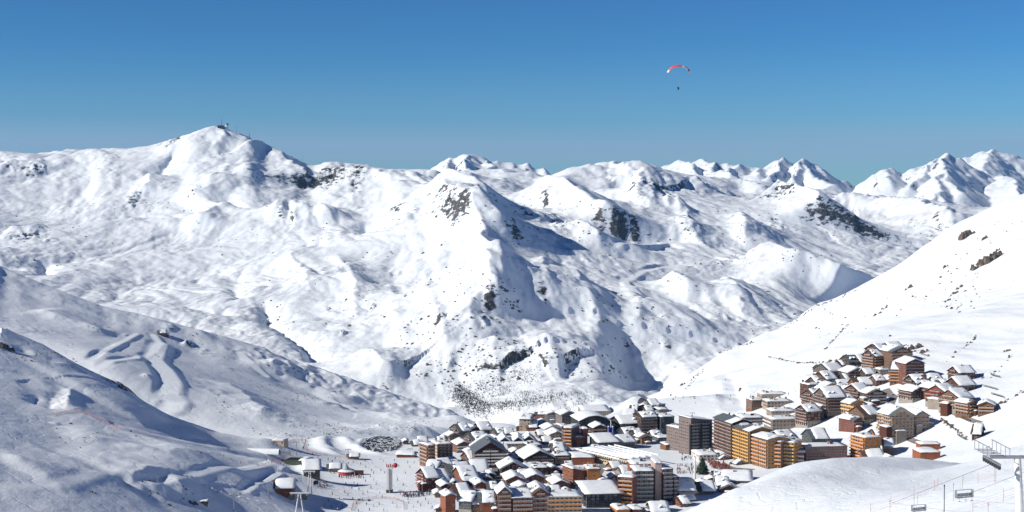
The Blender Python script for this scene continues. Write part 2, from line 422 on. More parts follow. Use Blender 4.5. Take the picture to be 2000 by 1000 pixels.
ridge([(960,690),(975,740),(990,780)], 12, 90, 50)
ridge([(425,246),(430,300),(440,350),(480,400)], 28, 180, 130, taper=(.02,.5))
ridge([(345,285),(320,315),(300,345)], -14, 30, 20)
ridge([(295,345),(290,370),(270,385)], 16, 60, 30)
ridge([(500,272),(545,292),(605,324)], 32, 80, 170, taper=(.1,.1))
ridge([(600,324),(650,318),(720,324),(770,345)], 30, 110, 110)
ridge([(100,450),(60,455),(0,452)], 14, 60, 60)
ridge([(0,320),(60,322),(110,330)], 16, 70, 80)
ridge([(520,430),(560,405),(620,412),(660,425)], 24, 70, 70)
ridge([(715,420),(712,440),(706,460)], -18, 40, 30)
ridge([(350,400),(400,385),(430,350)], 18, 70, 120)
ridge([(380,450),(420,420),(470,400)], 20, 90, 60)
ridge([(455,555),(465,580),(470,590)], -9, 22, 18, taper=(.1,.1))
ridge([(515,590),(530,625),(560,650),(600,675),(632,706)], -16, 30, 24, taper=(.1,.1))
ridge([(85,505),(90,525),(84,545)], -10, 20, 18)
for q in ([(650,500),(690,560),(700,620)], [(760,560),(770,620),(790,690)], [(820,590),(850,650),(880,720)], [(560,500),(590,540),(610,590)], [(880,560),(910,640),(930,720)],
          [(1230,590),(1250,640),(1240,680)], [(1120,600),(1150,650),(1200,690)], [(1400,560),(1440,600),(1450,640)], [(1090,560),(1060,610),(1080,660)], [(700,690),(760,730),(800,760)]):
    ridge(q, 13, 70, 38)
for q in ([(1290,400),(1300,430),(1305,455)], [(1315,400),(1322,430),(1330,460)], [(1272,395),(1278,425),(1280,450)]):
    ridge(q, 9, 22, 22)
ridge([(1690,355),(1720,380),(1760,395)], 15, 100, 100)
ridge([(1590,410),(1650,405),(1720,415),(1790,425),(1850,440),(1870,470)], 40, 90, 120)
ridge([(1130,345),(1190,330),(1240,345),(1290,352)], 35, 150, 140)
ridge([(1210,330),(1225,345),(1245,360)], 35, 110, 60)
ridge([(1030,330),(1060,345),(1075,365)], 30, 110, 60)
ridge([(840,335),(890,338),(925,350)], 22, 110, 60)
ridge([(1420,350),(1500,375),(1540,372),(1600,392)], 32, 90, 140)

YMIN = 0; KR = 1.0
# left-hand hillside
ridge([(0,522),(130,574),(270,614),(350,635),(430,656)], 10, 60, 40, taper=(0,.1))
ridge([(60,600),(160,632),(230,650)], 8, 40, 30)
ridge([(500,690),(590,740),(660,775),(700,790)], 12, 50, 36)
ridge([(430,745),(470,780),(520,830)], 12, 60, 40)
ridge([(560,720),(620,745),(700,770)], -8, 30, 24)
ridge([(600,790),(700,800),(800,820)], 9, 50, 40)
ridge([(720,835),(800,848),(860,850)], 7, 40, 30)
YMIN = 1100
ridge([(0,640),(80,674),(150,714),(230,752),(330,812)], 7, 50, 40, taper=(0,.2))
YMIN = 0
ridge([(140,760),(230,770),(330,820)], 5, 60, 60)
ridge([(100,840),(220,870),(330,900),(430,905)], 6, 50, 40)
ridge([(0,900),(120,925),(250,950)], 5, 45, 35)
ridge([(250,950),(290,935),(330,940),(380,990)], 7, 30, 20)
for q in ([(140,755),(135,780),(128,800)],):
    ridge(q, 3.5, 7, 6)
ridge([(75,770),(62,785)], -3, 7, 6); ridge([(110,765),(92,795)], -3.5, 7, 6)


def fit_crest(pts, y0, y1, sig=0.09, it=3, far_=None):
    """nudge the land so that its crest lines up with surveyed points"""
    px = np.array([p[0] for p in pts], float); py = np.array([p[1] for p in pts], float)
    m = np.where((YR > y0) & (YR < y1))[0]
    uu = (px - 1000) / FPX
    for _ in range(it):
        f = GY[m] * CP - Z[m] * SP; v = GY[m] * SP + Z[m] * CP; P = 500 - FPX * v / f; PX = 1000 + FPX * GX[m] / f
        cx = 1000 + FPX * UC / CP
        if far_: P = np.where(GY[m] > np.interp(cx, far_[0], far_[1])[None, :], 9999, P)
        top = P.min(0); row = m[P.argmin(0)]
        tgt = np.interp(cx, px, py)
        dz = (top - tgt) / FPX * YR[row]
        dz *= ss(px[0] - 120, px[0] - 5, cx) * ss(-px[-1] - 120, -px[-1] - 5, -cx)
        k = np.hanning(23)[1:-1]; k /= k.sum(); dz = np.convolve(np.pad(dz, 10, mode='edge'), k, 'valid')
        kl = np.hanning(93)[1:-1]; kl /= kl.sum(); ly = np.convolve(np.pad(LY[row], 45, mode='edge'), kl, 'valid')
        Z[:] += dz[None, :] * np.exp(-((LY[:, None] - ly[None, :]) / sig) ** 2)
SKY_M = [(-200,300),(0,294),(60,300),(90,298),(130,292),(180,291),(210,289),(250,290),(300,283),(330,274),(350,270),(380,257),(400,251),(415,246),(428,246),(450,255),(475,263),(500,272),(520,281),(545,292),(575,308),(600,321),(615,324),
    (630,318),(650,315),(690,320),(720,322),(735,330),(780,330),(840,331),(870,335),(930,332),(1000,328),(1040,335),(1070,348),(1090,335),(1120,326),(1170,318),(1195,314),(1225,317),(1245,312),(1265,318),(1300,331),(1340,340),(1400,346),(1500,355),(1600,370),(1700,380),(1800,387),(1900,405),(2000,402),(2200,390)]
SIL_R = [(1290,762),(1310,757),(1340,742),(1370,720),(1400,697),(1430,681),(1460,668),(1490,655),(1520,645),(1545,632),(1580,605),(1600,592),(1620,588),(1650,574),(1690,553),(1730,530),(1760,513),(1800,485),(1830,462),(1850,447),(1880,430),(1920,412),(1960,395),(2000,378),(2200,300)]
SIL_L = [(-200,460),(0,520),(60,545),(130,573),(200,598),(270,613),(350,634),(430,655),(500,675),(560,703),(640,726),(700,746),(760,768),(820,788),(880,803),(930,826)]
SIL_l = [(-200,590),(0,638),(80,672),(150,712),(230,750),(280,785),(330,812),(420,843),(480,855)]
SIL_F = [(1330,1004),(1390,976),(1450,949),(1500,926),(1560,905),(1630,894),(1700,890),(1760,892),(1830,897),(1900,907),(1920,890),(1940,878),(2000,838),(2150,760)]
fit_crest(SKY_M, 4600, 8900, sig=0.13)
fit_crest(SIL_R, 1850, 2950)
fit_crest(SIL_L, 1900, 2700, far_=([0, 560, 700, 820, 930], [2600, 2640, 2640, 2560, 2260]))
fit_crest(SIL_l, 1250, 1570)
fit_crest(SIL_F, 200, 600, sig=0.06)
YMIN = 1200
for q, A, w in (([(650,851),(632,855),(622,864),(628,876),(648,886),(672,893)], 3.0, 7), ([(668,850),(676,860),(690,874),(715,884),(760,891)], 3.2, 7), ([(640,858),(634,866),(640,876),(660,884)], 2.2, 5),
                ([(700,884),(704,866),(716,856),(742,852),(768,856),(782,864),(786,874)], 1.8, 4), ([(585,905),(600,925),(606,940)], 3.5, 6), ([(520,905),(545,915),(565,930)], 3.0, 8), ([(690,985),(735,972),(780,978),(788,995)], 1.2, 3),
                ([(1205,815),(1235,795),(1262,778)], 4.0, 12)):
    ridge(q, A, w, w, p=2, wob=.1, taper=(.1,.1))
YMIN = 0
ZB2 = Z.copy()

# runs and tracks
bench([(268,652),(245,665),(205,685),(175,705),(165,726)], 6, 6, 0.6, blend=.75, ymin=1650)
bench([(300,655),(313,672),(300,688),(262,700),(215,706),(190,722),(178,734)], 8, 7, 0.6, blend=.75, ymin=1650)
bench([(313,672),(300,700),(318,720),(335,745),(330,770),(345,785),(332,802)], 18, 12, 0.3, blend=.7, ymin=1600)
bench([(470,690),(490,710),(520,735)], 9, 8, 0.5, blend=.7, ymin=1650)
bench([(560,735),(620,755),(640,780),(690,800)], 12, 10, blend=.7, ymin=1650)
bench([(250,950),(330,938),(390,925),(440,912),(520,907)], 5, 6, 0.4, blend=.45)
bench([(480,960),(500,945),(545,925)], 5, 4, 0.4, blend=.7)
bench([(520,880),(430,870),(330,855),(220,830),(130,800),(60,740),(0,730)], 10, 14, blend=.3)
bench([(240,905),(120,945),(0,950)], 6, 8, blend=.3)
bench([(1222,552),(1255,530),(1310,520),(1380,510)], 14, 12, blend=.8, ymin=2850)
bench([(1218,545),(1232,562),(1245,572)], 14, 12, blend=.8, ymin=2850)
bench([(1210,475),(1300,473),(1360,478),(1400,497),(1450,505)], 18, 14, blend=.7, ymin=2850)
bench([(1440,728),(1420,740),(1425,760),(1440,780)], 8, 10, blend=.5)
bench([(1405,735),(1420,760),(1432,800)], 12, 12, blend=.5)
bench([(1575,780),(1590,800),(1560,815),(1545,790),(1590,760),(1580,730)], 6, 6, blend=.5)

# pistes and village floor are smooth
PISTE = np.maximum(PISTE, (ZN == 2) * 0.8)
PISTE = np.maximum(PISTE, (ZN == 4) * 0.3)

# rock outcrops on the mountain
for q in [(340,276,20,6,1),(310,284,14,4,.7),(655,332,45,13,.95),(702,326,25,9,.9),(650,348,60,16,.8),(695,376,20,14,.65),(600,346,40,12,.6),(550,332,15,10,.5),
          (40,326,50,8,.75),(70,331,25,8,.8),(222,336,22,8,.55),(262,390,20,9,.95),(50,463,55,8,.85),(95,470,20,5,.8),(140,496,25,5,.5),(110,410,30,6,.5),
          (565,433,18,4,.85),(550,409,12,4,.7),(775,405,20,7,.75),(812,412,12,5,.75),(795,420,16,6,.6),(860,366,45,9,.42),(905,389,32,7,.75),(880,376,22,6,.5),
          (1040,430,60,18,.5),(1010,442,40,14,.45),(1095,440,36,15,.75),(1066,396,11,16,.8),(1080,422,22,11,.8),
          (1250,370,14,10,.7),(1225,371,28,6,.65),(1292,373,60,7,.85),(1352,374,32,6,.7),(1250,402,14,14,.6),(1236,424,14,11,.55),(1215,457,22,10,.6),(1165,419,20,6,.5),
          (1342,422,32,8,.65),(1352,432,42,12,.55),(1510,381,60,7,.65),(1532,376,50,6,.75),(1520,442,32,15,.65),(1482,446,16,8,.6),(1452,472,22,18,.6),(1512,482,16,10,.75),(1402,472,20,8,.55),
          (1815,431,55,13,.65),(1780,431,22,8,.8),(1832,446,30,12,.75),(1822,462,40,9,.55),(772,535,12,4,1),(728,600,6,5,1),(858,621,14,5,.9),(945,626,11,6,.8),(670,650,5,5,.95),(640,607,6,5,.85),
          (952,600,12,11,.6),(1000,692,22,10,.55),(955,590,12,14,.6),(1060,560,16,8,.5),(1145,510,14,6,.6),(1400,498,16,4,.6),(1405,512,8,5,.9),(1490,525,30,6,.8),(1450,512,14,5,.6),
          (1500,640,30,8,.6),(1420,622,30,8,.65),(1450,630,30,6,.6),(1225,672,10,5,.6),(1300,672,16,6,.6),(940,330,20,4,.6),(985,335,14,5,.7),(1000,328,14,4,.7),
          (940,700,25,12,.55),(1010,770,40,14,.35),(960,760,40,12,.3),(1060,720,30,10,.5),(880,710,25,10,.5),(820,740,30,8,.45),(1180,740,20,8,.5)]:
    rock(*q, ymin=2850)
# rocky ground on the left-hand hillside
for q in [(10,678,22,8,.9,1200),(230,752,14,8,.95,1200),(60,690,60,10,.55,1200),(130,715,40,10,.6,1200),(365,675,30,6,.7),(400,690,30,7,.65),(290,735,16,6,.7),(420,765,30,12,.55),
          (500,800,60,14,.55),(560,820,50,12,.55),(620,845,50,8,.6),(450,720,30,8,.5),(330,640,20,4,.7),(480,650,20,4,.6),(660,795,25,6,.6),(760,810,30,6,.55),(820,835,40,6,.55),(700,845,50,6,.6),
          (250,655,14,4,.6),(280,672,14,5,.6),(110,828,20,4,.5),(560,850,30,6,.55)]:
    rock(*q)
steep = np.hypot(np.gradient(Z, axis=1) / np.gradient(GX, axis=1), np.gradient(Z, axis=0) / np.gradient(GY, axis=0))
farw = ss(2300, 2700, GY)
patch = ss(0.05, 0.5, fbm(GX / 500, GY / 500, 3, 33))
ROCK = np.maximum(ROCK, np.clip((steep - 0.8) * 0.4, 0, 0.1) * farw)
ROCK = np.maximum(ROCK, (0.23 + 0.12 * patch) * farw)
ROCK = np.maximum(ROCK, (0.22 + 0.16 * patch) * ((ZN == 1) & (GY > 1600)))
ROCK *= (1 - PISTE)
for (px, py, ry_) in ((1660, 547, 500), (1640, 565, 400)):      # snow-filled side valley behind the near slope
    x_, y_, _z = hit(ZB2, px, py, 2850)
    ROCK -= 0.5 * np.exp(-((GX - x_) / 180) ** 2 - ((GY - y_) / ry_) ** 2)
# wind-worked surface of the near slopes
Z += ss(520, 470, GY) * (GU > 0.02) * (0.5 * noise2(GX / 26, GY / 40, 51) + 0.22 * noise2(GX / 9, GY / 15, 52) + 0.10 * noise2(GX / 3.6, GY / 6, 53)) * 0.8
Z += (ZN == 3) * ss(1300, 1500, GY) * (3.0 * noise2(GX / 80, GY / 100, 54) + 1.1 * noise2((GX + GY * .4) / 22, GY / 60, 55))
# broken relief where rock shows
rr_ = ss(0.30, 0.5, ROCK)
rg = 1 - np.abs(noise2(GX / 38, GY / 60, 41)); rg2 = 1 - np.abs(noise2(GX / 16, GY / 26, 43))
Z += rr_ * np.where(GY > 2300, 1.0, 0.35) * (13 * (rg - 0.6) + 8 * (rg2 - 0.6))

def sheet(name, X, Y, Zz, attrs, facemask, mat, normals):
    h, w = X.shape
    idx = np.arange(h * w).reshape(h, w)
    q = np.stack([idx[:-1, :-1], idx[:-1, 1:], idx[1:, 1:], idx[1:, :-1]], -1)[facemask]
    used = np.unique(q); remap = np.full(h * w, -1, np.int64); remap[used] = np.arange(len(used))
    q = remap[q]
    me = bpy.data.meshes.new(name)
    co = np.stack([X.ravel()[used], Y.ravel()[used], Zz.ravel()[used]], -1).astype(np.float32)
    me.vertices.add(len(used)); me.vertices.foreach_set("co", co.ravel())
    n = len(q); me.loops.add(n * 4); me.loops.foreach_set("vertex_index", q.ravel().astype(np.int32))
    me.polygons.add(n); me.polygons.foreach_set("loop_start", np.arange(0, n * 4, 4, dtype=np.int32))
    me.polygons.foreach_set("use_smooth", np.ones(n, bool))
    me.update(calc_edges=True)
    for k, a in attrs.items():
        at = me.attributes.new(k, 'FLOAT', 'POINT'); at.data.foreach_set("value", a.ravel()[used].astype(np.float32))
    me.normals_split_custom_set_from_vertices(normals.reshape(-1, 3)[used].tolist())
    me.materials.append(mat)
    o = bpy.data.objects.new(name, me); COL.objects.link(o); tag(o, kind='structure')
    return o
def grid_normals(X, Y, Zz):
    tu = np.stack([np.gradient(a, axis=1) for a in (X, Y, Zz)], -1); tv = np.stack([np.gradient(a, axis=0) for a in (X, Y, Zz)], -1)
    n = np.cross(tu, tv); return n / np.linalg.norm(n, axis=-1, keepdims=True)

M_FAR = snow_terrain_mat("mountain_snow_and_rock", (0.035, 0.038, 0.042), (0.13, 0.125, 0.12), 22.0, 1.6)
M_NEAR = snow_terrain_mat("hillside_snow_and_rock", (0.03, 0.03, 0.03), (0.12, 0.11, 0.10), 7.0, 0.5, 0.45)
M_FG = snow_terrain_mat("foreground_snow", (0.04, 0.04, 0.04), (0.14, 0.13, 0.12), 1.6, 0.2, 0.6)
GN = grid_normals(GX, GY, Z)
fz = ZN[:-1, :-1]
for nm, i, m in (("mountain", 0, M_FAR), ("hillside_left", 1, M_NEAR), ("village_ground", 2, M_NEAR), ("hillside_right", 3, M_NEAR), ("snow_hump", 4, M_FG)):
    sheet(nm, GX, GY, Z, {"rock": ROCK, "piste": PISTE}, fz == i, m, GN)

# ------------------------------------------------------------------ distant peaks
RID = []
def crest(D, slope, *pts):
    """a mountain crest: photo points at distance D (or own distance), flanks falling at the given slope"""
    RID.append((slope, [pt(p[0], p[1], p[2] if len(p) > 2 else D) for p in pts]))
crest(11000, .72, (845,331),(862,319),(890,310),(910,305),(930,302),(945,306),(962,316),(975,318),(1000,317),(1020,320),(1045,333),(1062,331),(1082,342))
crest(11000, .72, (930,303),(925,318,10600),(915,332,10300)); crest(11000, .72, (960,316),(962,328,10600)); crest(11000, .72, (890,310),(880,324,10600))
crest(13000, .66, (1297,329),(1330,315),(1345,320),(1370,311),(1388,317),(1405,323),(1420,319),(1440,327))
crest(13000, .66, (1332,315),(1352,330,12500),(1362,342,12200)); crest(13000, .66, (1370,311),(1395,328,12500))
crest(12000, .72, (1385,342),(1440,322),(1480,329),(1510,319),(1531,309),(1545,316),(1558,323),(1575,309),(1588,324),(1612,338),(1642,352),(1680,372))
crest(12000, .72, (1531,309),(1520,328,11600),(1500,345,11200)); crest(12000, .72, (1575,309),(1585,335,11600),(1612,360,11100),(1600,372,10900)); crest(12000, .72, (1558,323),(1548,340,11600)); crest(12000, .72, (1575,309),(1562,332,11600),(1552,350,11300))
crest(12000, .72, (1440,322),(1430,340,11500)); crest(12000, .72, (1480,329),(1470,342,11500))
crest(12000, .66, (1680,359),(1725,331),(1735,331),(1760,339),(1790,325),(1830,309),(1852,302),(1872,310),(1890,322),(1935,346))
crest(12000, .66, (1852,302),(1845,335,11300),(1838,375,10600),(1828,398,10200)); crest(12000, .66, (1845,335,11300),(1875,375,10600)); crest(12000, .66, (1735,331),(1740,350,11500)); crest(12000, .66, (1830,309),(1805,340,11500),(1790,365,11000))
crest(12000, .66, (1838,375,10600),(1860,398,10200))
crest(15000, .62, (1870,322),(1888,309),(1912,298),(1936,291),(1962,296),(1985,305),(2020,325),(2100,340))
crest(15000, .62, (1936,291),(1925,330,14200)); crest(14000, .5, (1950,345,12000),(1975,350,11500),(2000,385,10500),(2050,395))
crest(16000, .5, (-300,400),(0,420),(500,430),(1000,420),(1500,410),(2300,400))
FU = np.linspace(-0.47, 0.47, 1000); FYR = np.exp(np.linspace(math.log(9000), math.log(19000), 240))
FUg, FYg = np.meshgrid(FU, FYR); FX = FUg * FYg
FX2 = FX + 60 * fbm(FX / 500, FYg / 500, 4, 61); FY2 = FYg + 60 * fbm(FX / 500, FYg / 500, 4, 62)
FZ = np.full(FX.shape, -900.0)
for sl, P in RID:
    for (a, b) in zip(P[:-1], P[1:]):
        a = np.array(a); b = np.array(b); dx, dy = b[:2] - a[:2]; l2 = dx * dx + dy * dy + 1e-9
        t = np.clip(((FX2 - a[0]) * dx + (FY2 - a[1]) * dy) / l2, 0, 1)
        d = np.hypot(FX2 - a[0] - t * dx, FY2 - a[1] - t * dy)
        FZ = np.maximum(FZ, a[2] + t * (b[2] - a[2]) - sl * d * (1 - 0.25 * ss(300, 1500, d)))
FZ = np.maximum(FZ, -140 + 30 * fbm(FX / 1500, FYg / 1500, 3, 70))
top = ss(-60, 120, FZ)
FZ += top * (13 * (1 - 2 * np.abs(noise2(FX / 260, FYg / 420, 71))) + 9 * (1 - 2 * np.abs(noise2(FX / 110, FYg / 180, 72))) + 6 * noise2(FX / 50, FYg / 80, 73))
FN = grid_normals(FX, FYg, FZ)
fst = np.hypot(np.gradient(FZ, axis=1) / np.gradient(FX, axis=1), np.gradient(FZ, axis=0) / np.gradient(FYg, axis=0))
FR = np.clip(0.28 + (fst - 0.8) * 0.3, 0.2, 0.42)
M_PEAK = snow_terrain_mat("peak_snow_and_rock", (0.05, 0.052, 0.058), (0.14, 0.14, 0.14), 70.0, 8.0)
sheet("distant_peaks", FX, FYg, FZ, {"rock": FR, "piste": np.zeros_like(FR)}, np.ones((FX.shape[0] - 1, FX.shape[1] - 1), bool), M_PEAK, FN)
# ------------------------------------------------------------------ mesh builder for built things
class MB:
    def __init__(s): s.v = []; s.f = []; s.m = []
    def quad(s, a, b, c, d, mi=0):
        n = len(s.v); s.v += [a, b, c, d]; s.f.append((n, n + 1, n + 2, n + 3)); s.m.append(mi)
    def poly(s, pts, mi=0):
        n = len(s.v); s.v += list(pts); s.f.append(tuple(range(n, n + len(pts)))); s.m.append(mi)
    def box(s, x0, x1, y0, y1, z0, z1, mi=0, bottom=True):
        n = len(s.v)
        s.v += [(x0,y0,z0),(x1,y0,z0),(x1,y1,z0),(x0,y1,z0),(x0,y0,z1),(x1,y0,z1),(x1,y1,z1),(x0,y1,z1)]
        fs = [(0,1,5,4),(1,2,6,5),(2,3,7,6),(3,0,4,7),(4,5,6,7)] + ([(3,2,1,0)] if bottom else [])
        for f in fs: s.f.append(tuple(n + i for i in f)); s.m.append(mi)
    def prism(s, prof, y0, y1, mi=0, axis='y'):
        """profile of (a, z) points extruded along the other ground axis"""
        P = (lambda a, b, z: (a, b, z)) if axis == 'y' else (lambda a, b, z: (b, -a, z))
        n = len(prof); k = len(s.v)
        s.v += [P(a, y0, z) for a, z in prof] + [P(a, y1, z) for a, z in prof]
        for i in range(n): s.f.append((k + i, k + (i + 1) % n, k + n + (i + 1) % n, k + n + i)); s.m.append(mi)
        s.f.append(tuple(k + i for i in range(n))[::-1]); s.m.append(mi)
        s.f.append(tuple(k + n + i for i in range(n))); s.m.append(mi)
    def tube(s, a, b, r0, r1=None, n=8, mi=0, cap=True):
        a = Vector(a); b = Vector(b); r1 = r0 if r1 is None else r1
        d = (b - a).normalized(); t = d.orthogonal().normalized(); q = d.cross(t); k = len(s.v)
        for c, r in ((a, r0), (b, r1)):
            for i in range(n):
                w = 2 * math.pi * i / n; s.v.append(tuple(c + r * (math.cos(w) * t + math.sin(w) * q)))
        for i in range(n): s.f.append((k + i, k + (i + 1) % n, k + n + (i + 1) % n, k + n + i)); s.m.append(mi)
        if cap:
            s.f.append(tuple(k + i for i in range(n))[::-1]); s.m.append(mi); s.f.append(tuple(k + n + i for i in range(n))); s.m.append(mi)
    def mesh(s, name, mats, smooth=False):
        me = bpy.data.meshes.new(name); me.from_pydata([tuple(map(float, v)) for v in s.v], [], s.f)
        for m in (mats if isinstance(mats, (list, tuple)) else [mats]): me.materials.append(m)
        me.polygons.foreach_set("material_index", np.array(s.m, np.int32))
        bm = bmesh.new(); bm.from_mesh(me); bmesh.ops.recalc_face_normals(bm, faces=bm.faces); bm.to_mesh(me); bm.free()
        if smooth: me.polygons.foreach_set("use_smooth", np.ones(len(me.polygons), bool))
        me.update(); return me
    def build(s, name, mats, parent=None, smooth=False):
        return add(name, s.mesh(name, mats, smooth), parent)
def add(name, me, parent=None, loc=None):
    o = bpy.data.objects.new(name, me); COL.objects.link(o)
    if parent is not None: o.parent = parent
    if loc is not None: o.location = loc
    return o
def empty(name, loc, rz=0.0):
    o = bpy.data.objects.new(name, None); o.empty_display_size = 1; o.location = loc; o.rotation_euler = (0, 0, rz); COL.objects.link(o); return o
def ground(x, y): return float(sample(Z, np.array([x]), np.array([y]))[0])

# ------------------------------------------------------------------ building materials
def wall_mat(name, col, plank=0.35, noise=0.16, horiz=True):
    """boarded or rendered wall: board courses, blotches"""
    m, nt, b = new_mat(name); N, L = nt.nodes, nt.links
    t = N.new("ShaderNodeTexCoord"); n = N.new("ShaderNodeTexNoise"); n.inputs["Scale"].default_value = 0.35; n.inputs["Detail"].default_value = 6
    L.new(t.outputs["Object"], n.inputs["Vector"])
    w = N.new("ShaderNodeTexWave"); w.wave_type = 'BANDS'; w.bands_direction = 'Z' if horiz else 'X'; w.inputs["Scale"].default_value = 0.9; w.inputs["Distortion"].default_value = 0.6
    L.new(t.outputs["Object"], w.inputs["Vector"])
    r = N.new("ShaderNodeValToRGB"); r.color_ramp.elements[0].position = 0.3; r.color_ramp.elements[1].position = 0.72
    r.color_ramp.elements[0].color = (*[c * (1 - noise) for c in col], 1); r.color_ramp.elements[1].color = (*[min(1, c * (1 + noise)) for c in col], 1)
    L.new(n.outputs["Fac"], r.inputs["Fac"])
    mx = N.new("ShaderNodeMix"); mx.data_type = 'RGBA'; mx.blend_type = 'MULTIPLY'; mx.inputs["Factor"].default_value = plank
    L.new(r.outputs["Color"], mx.inputs["A"]); L.new(w.outputs["Color"], mx.inputs["B"]); L.new(mx.outputs["Result"], b.inputs["Base Color"])
    b.inputs["Roughness"].default_value = 0.85; b.inputs["Specular IOR Level"].default_value = 0.2
    return m
WM = {k: wall_mat("wall_" + k, c, p) for k, c, p in (
    ("brown", (0.115, 0.05, 0.032), .4), ("darkred", (0.105, 0.034, 0.028), .4), ("red", (0.22, 0.06, 0.04), .3), ("darkbrown", (0.065, 0.036, 0.026), .4),
    ("tan", (0.20, 0.105, 0.06), .3), ("orange", (0.40, 0.17, 0.055), .2), ("ochre", (0.46, 0.235, 0.065), .2), ("beige", (0.36, 0.29, 0.23), .1),
    ("cream", (0.52, 0.43, 0.30), .1), ("grey", (0.16, 0.155, 0.155), .2), ("darkgrey", (0.055, 0.058, 0.065), .2), ("mauve", (0.20, 0.16, 0.155), .15),
    ("stone", (0.27, 0.24, 0.21), .1), ("white", (0.62, 0.60, 0.57), .05), ("pink", (0.46, 0.36, 0.34), .05), ("rust", (0.27, 0.095, 0.05), .2),
    ("brick", (0.20, 0.075, 0.055), .3), ("slate", (0.09, 0.11, 0.125), .3), ("greywood", (0.15, 0.12, 0.10), .4), ("green", (0.075, 0.085, 0.065), .2))}
def snow_mat():
    m, nt, b = new_mat("roof_snow"); N, L = nt.nodes, nt.links
    t = N.new("ShaderNodeNewGeometry"); n = N.new("ShaderNodeTexNoise"); n.inputs["Scale"].default_value = 0.25; n.inputs["Detail"].default_value = 6
    L.new(t.outputs["Position"], n.inputs["Vector"])
    r = N.new("ShaderNodeValToRGB"); r.color_ramp.elements[0].color = (0.70, 0.77, 0.86, 1); r.color_ramp.elements[1].color = (0.80, 0.855, 0.92, 1)
    r.color_ramp.elements[0].position = 0.3; r.color_ramp.elements[1].position = 0.65
    L.new(n.outputs["Fac"], r.inputs["Fac"]); L.new(r.outputs["Color"], b.inputs["Base Color"])
    bp = N.new("ShaderNodeBump"); bp.inputs["Distance"].default_value = 0.25; bp.inputs["Strength"].default_value = 0.6
    L.new(n.outputs["Fac"], bp.inputs["Height"]); L.new(bp.outputs[0], b.inputs["Normal"])
    b.inputs["Roughness"].default_value = 0.75; b.inputs["Specular IOR Level"].default_value = 0.12
    return m
SNOW = snow_mat()
GLASS = plain("window_glass", (0.03, 0.038, 0.048), 0.12, 0, 0.3, 0.4)
GLASS.node_tree.nodes["Principled BSDF"].inputs["Specular IOR Level"].default_value = 0.8
FRAME = plain("window_frame", (0.5, 0.46, 0.42), 0.6)
ROOFM = plain("roof_boards", (0.09, 0.055, 0.04), 0.8)
SLATE = plain("roof_slate", (0.11, 0.13, 0.145), 0.5, 0, 0.25, 0.6)
STONE = plain("stone_base", (0.28, 0.25, 0.22), 0.9, 0, 0.3, 0.8)
METAL = plain("grey_metal", (0.32, 0.33, 0.35), 0.45, 0.6)
WHITEM = plain("white_paint", (0.72, 0.72, 0.71), 0.5)
DARKM = plain("dark_metal", (0.04, 0.042, 0.045), 0.5, 0.3)
REDM = plain("red_paint", (0.36, 0.03, 0.028), 0.6)
RAIL = {k: plain("rail_" + k, c, 0.8) for k, c in (("brown", (0.16, 0.072, 0.042)), ("orange", (0.50, 0.21, 0.06)), ("ochre", (0.58, 0.34, 0.10)), ("white", (0.60, 0.57, 0.53)), ("red", (0.27, 0.075, 0.045)), ("grey", (0.28, 0.27, 0.27)), ("tan", (0.29, 0.165, 0.095)))}

# ------------------------------------------------------------------ buildings
def snow_cap(prof, a0, a1, b0, b1, t, axis, seed, na=9, nb=7, slump=0.4):
    """a soft slab of snow lying on a roof whose height across is prof(a)"""
    rs = np.random.RandomState(seed)
    m = MB(); P = (lambda a, b, z: (a, b, z)) if axis == 'y' else (lambda a, b, z: (b, -a, z))
    As = np.linspace(a0, a1, na); Bs = np.linspace(b0, b1, nb); o1, o2 = rs.rand(2) * 50
    T = np.zeros((na, nb))
    for i, a in enumerate(As):
        for j, b in enumerate(Bs):
            ea = abs(2 * (a - a0) / (a1 - a0) - 1); eb = abs(2 * (b - b0) / (b1 - b0) - 1)
            T[i, j] = (1 - ea ** 8 * 0.55) * (1 - eb ** 8 * 0.55)
    nz = noise2(np.add.outer(As * 0.16 + o1, Bs * 0), np.add.outer(As * 0, Bs * 0.16 + o2), seed)
    top = [[None] * nb for _ in range(na)]; bot = [[None] * nb for _ in range(na)]
    for i, a in enumerate(As):
        for j, b in enumerate(Bs):
            ja = rs.uniform(-slump, slump) if i in (0, na - 1) else 0; jb = rs.uniform(-slump, slump) if j in (0, nb - 1) else 0
            z = prof(a)
            bot[i][j] = P(a + ja, b + jb, z + 0.012); top[i][j] = P(a + ja, b + jb, z + t * T[i, j] * (1 + 0.35 * nz[i, j]))
    k = len(m.v)
    for i in range(na):
        for j in range(nb): m.v.append(top[i][j])
    id_ = lambda i, j: k + i * nb + j
    for i in range(na - 1):
        for j in range(nb - 1): m.f.append((id_(i, j), id_(i + 1, j), id_(i + 1, j + 1), id_(i, j + 1))); m.m.append(0)
    ring = [(i, 0) for i in range(na)] + [(na - 1, j) for j in range(1, nb)] + [(i, nb - 1) for i in range(na - 2, -1, -1)] + [(0, j) for j in range(nb - 2, 0, -1)]
    k2 = len(m.v)
    for (i, j) in ring: m.v.append(bot[i][j])
    n = len(ring)
    for q in range(n):
        (i, j), (i2, j2) = ring[q], ring[(q + 1) % n]
        m.f.append((id_(i, j), k2 + q, k2 + (q + 1) % n, id_(i2, j2))); m.m.append(0)
    return m

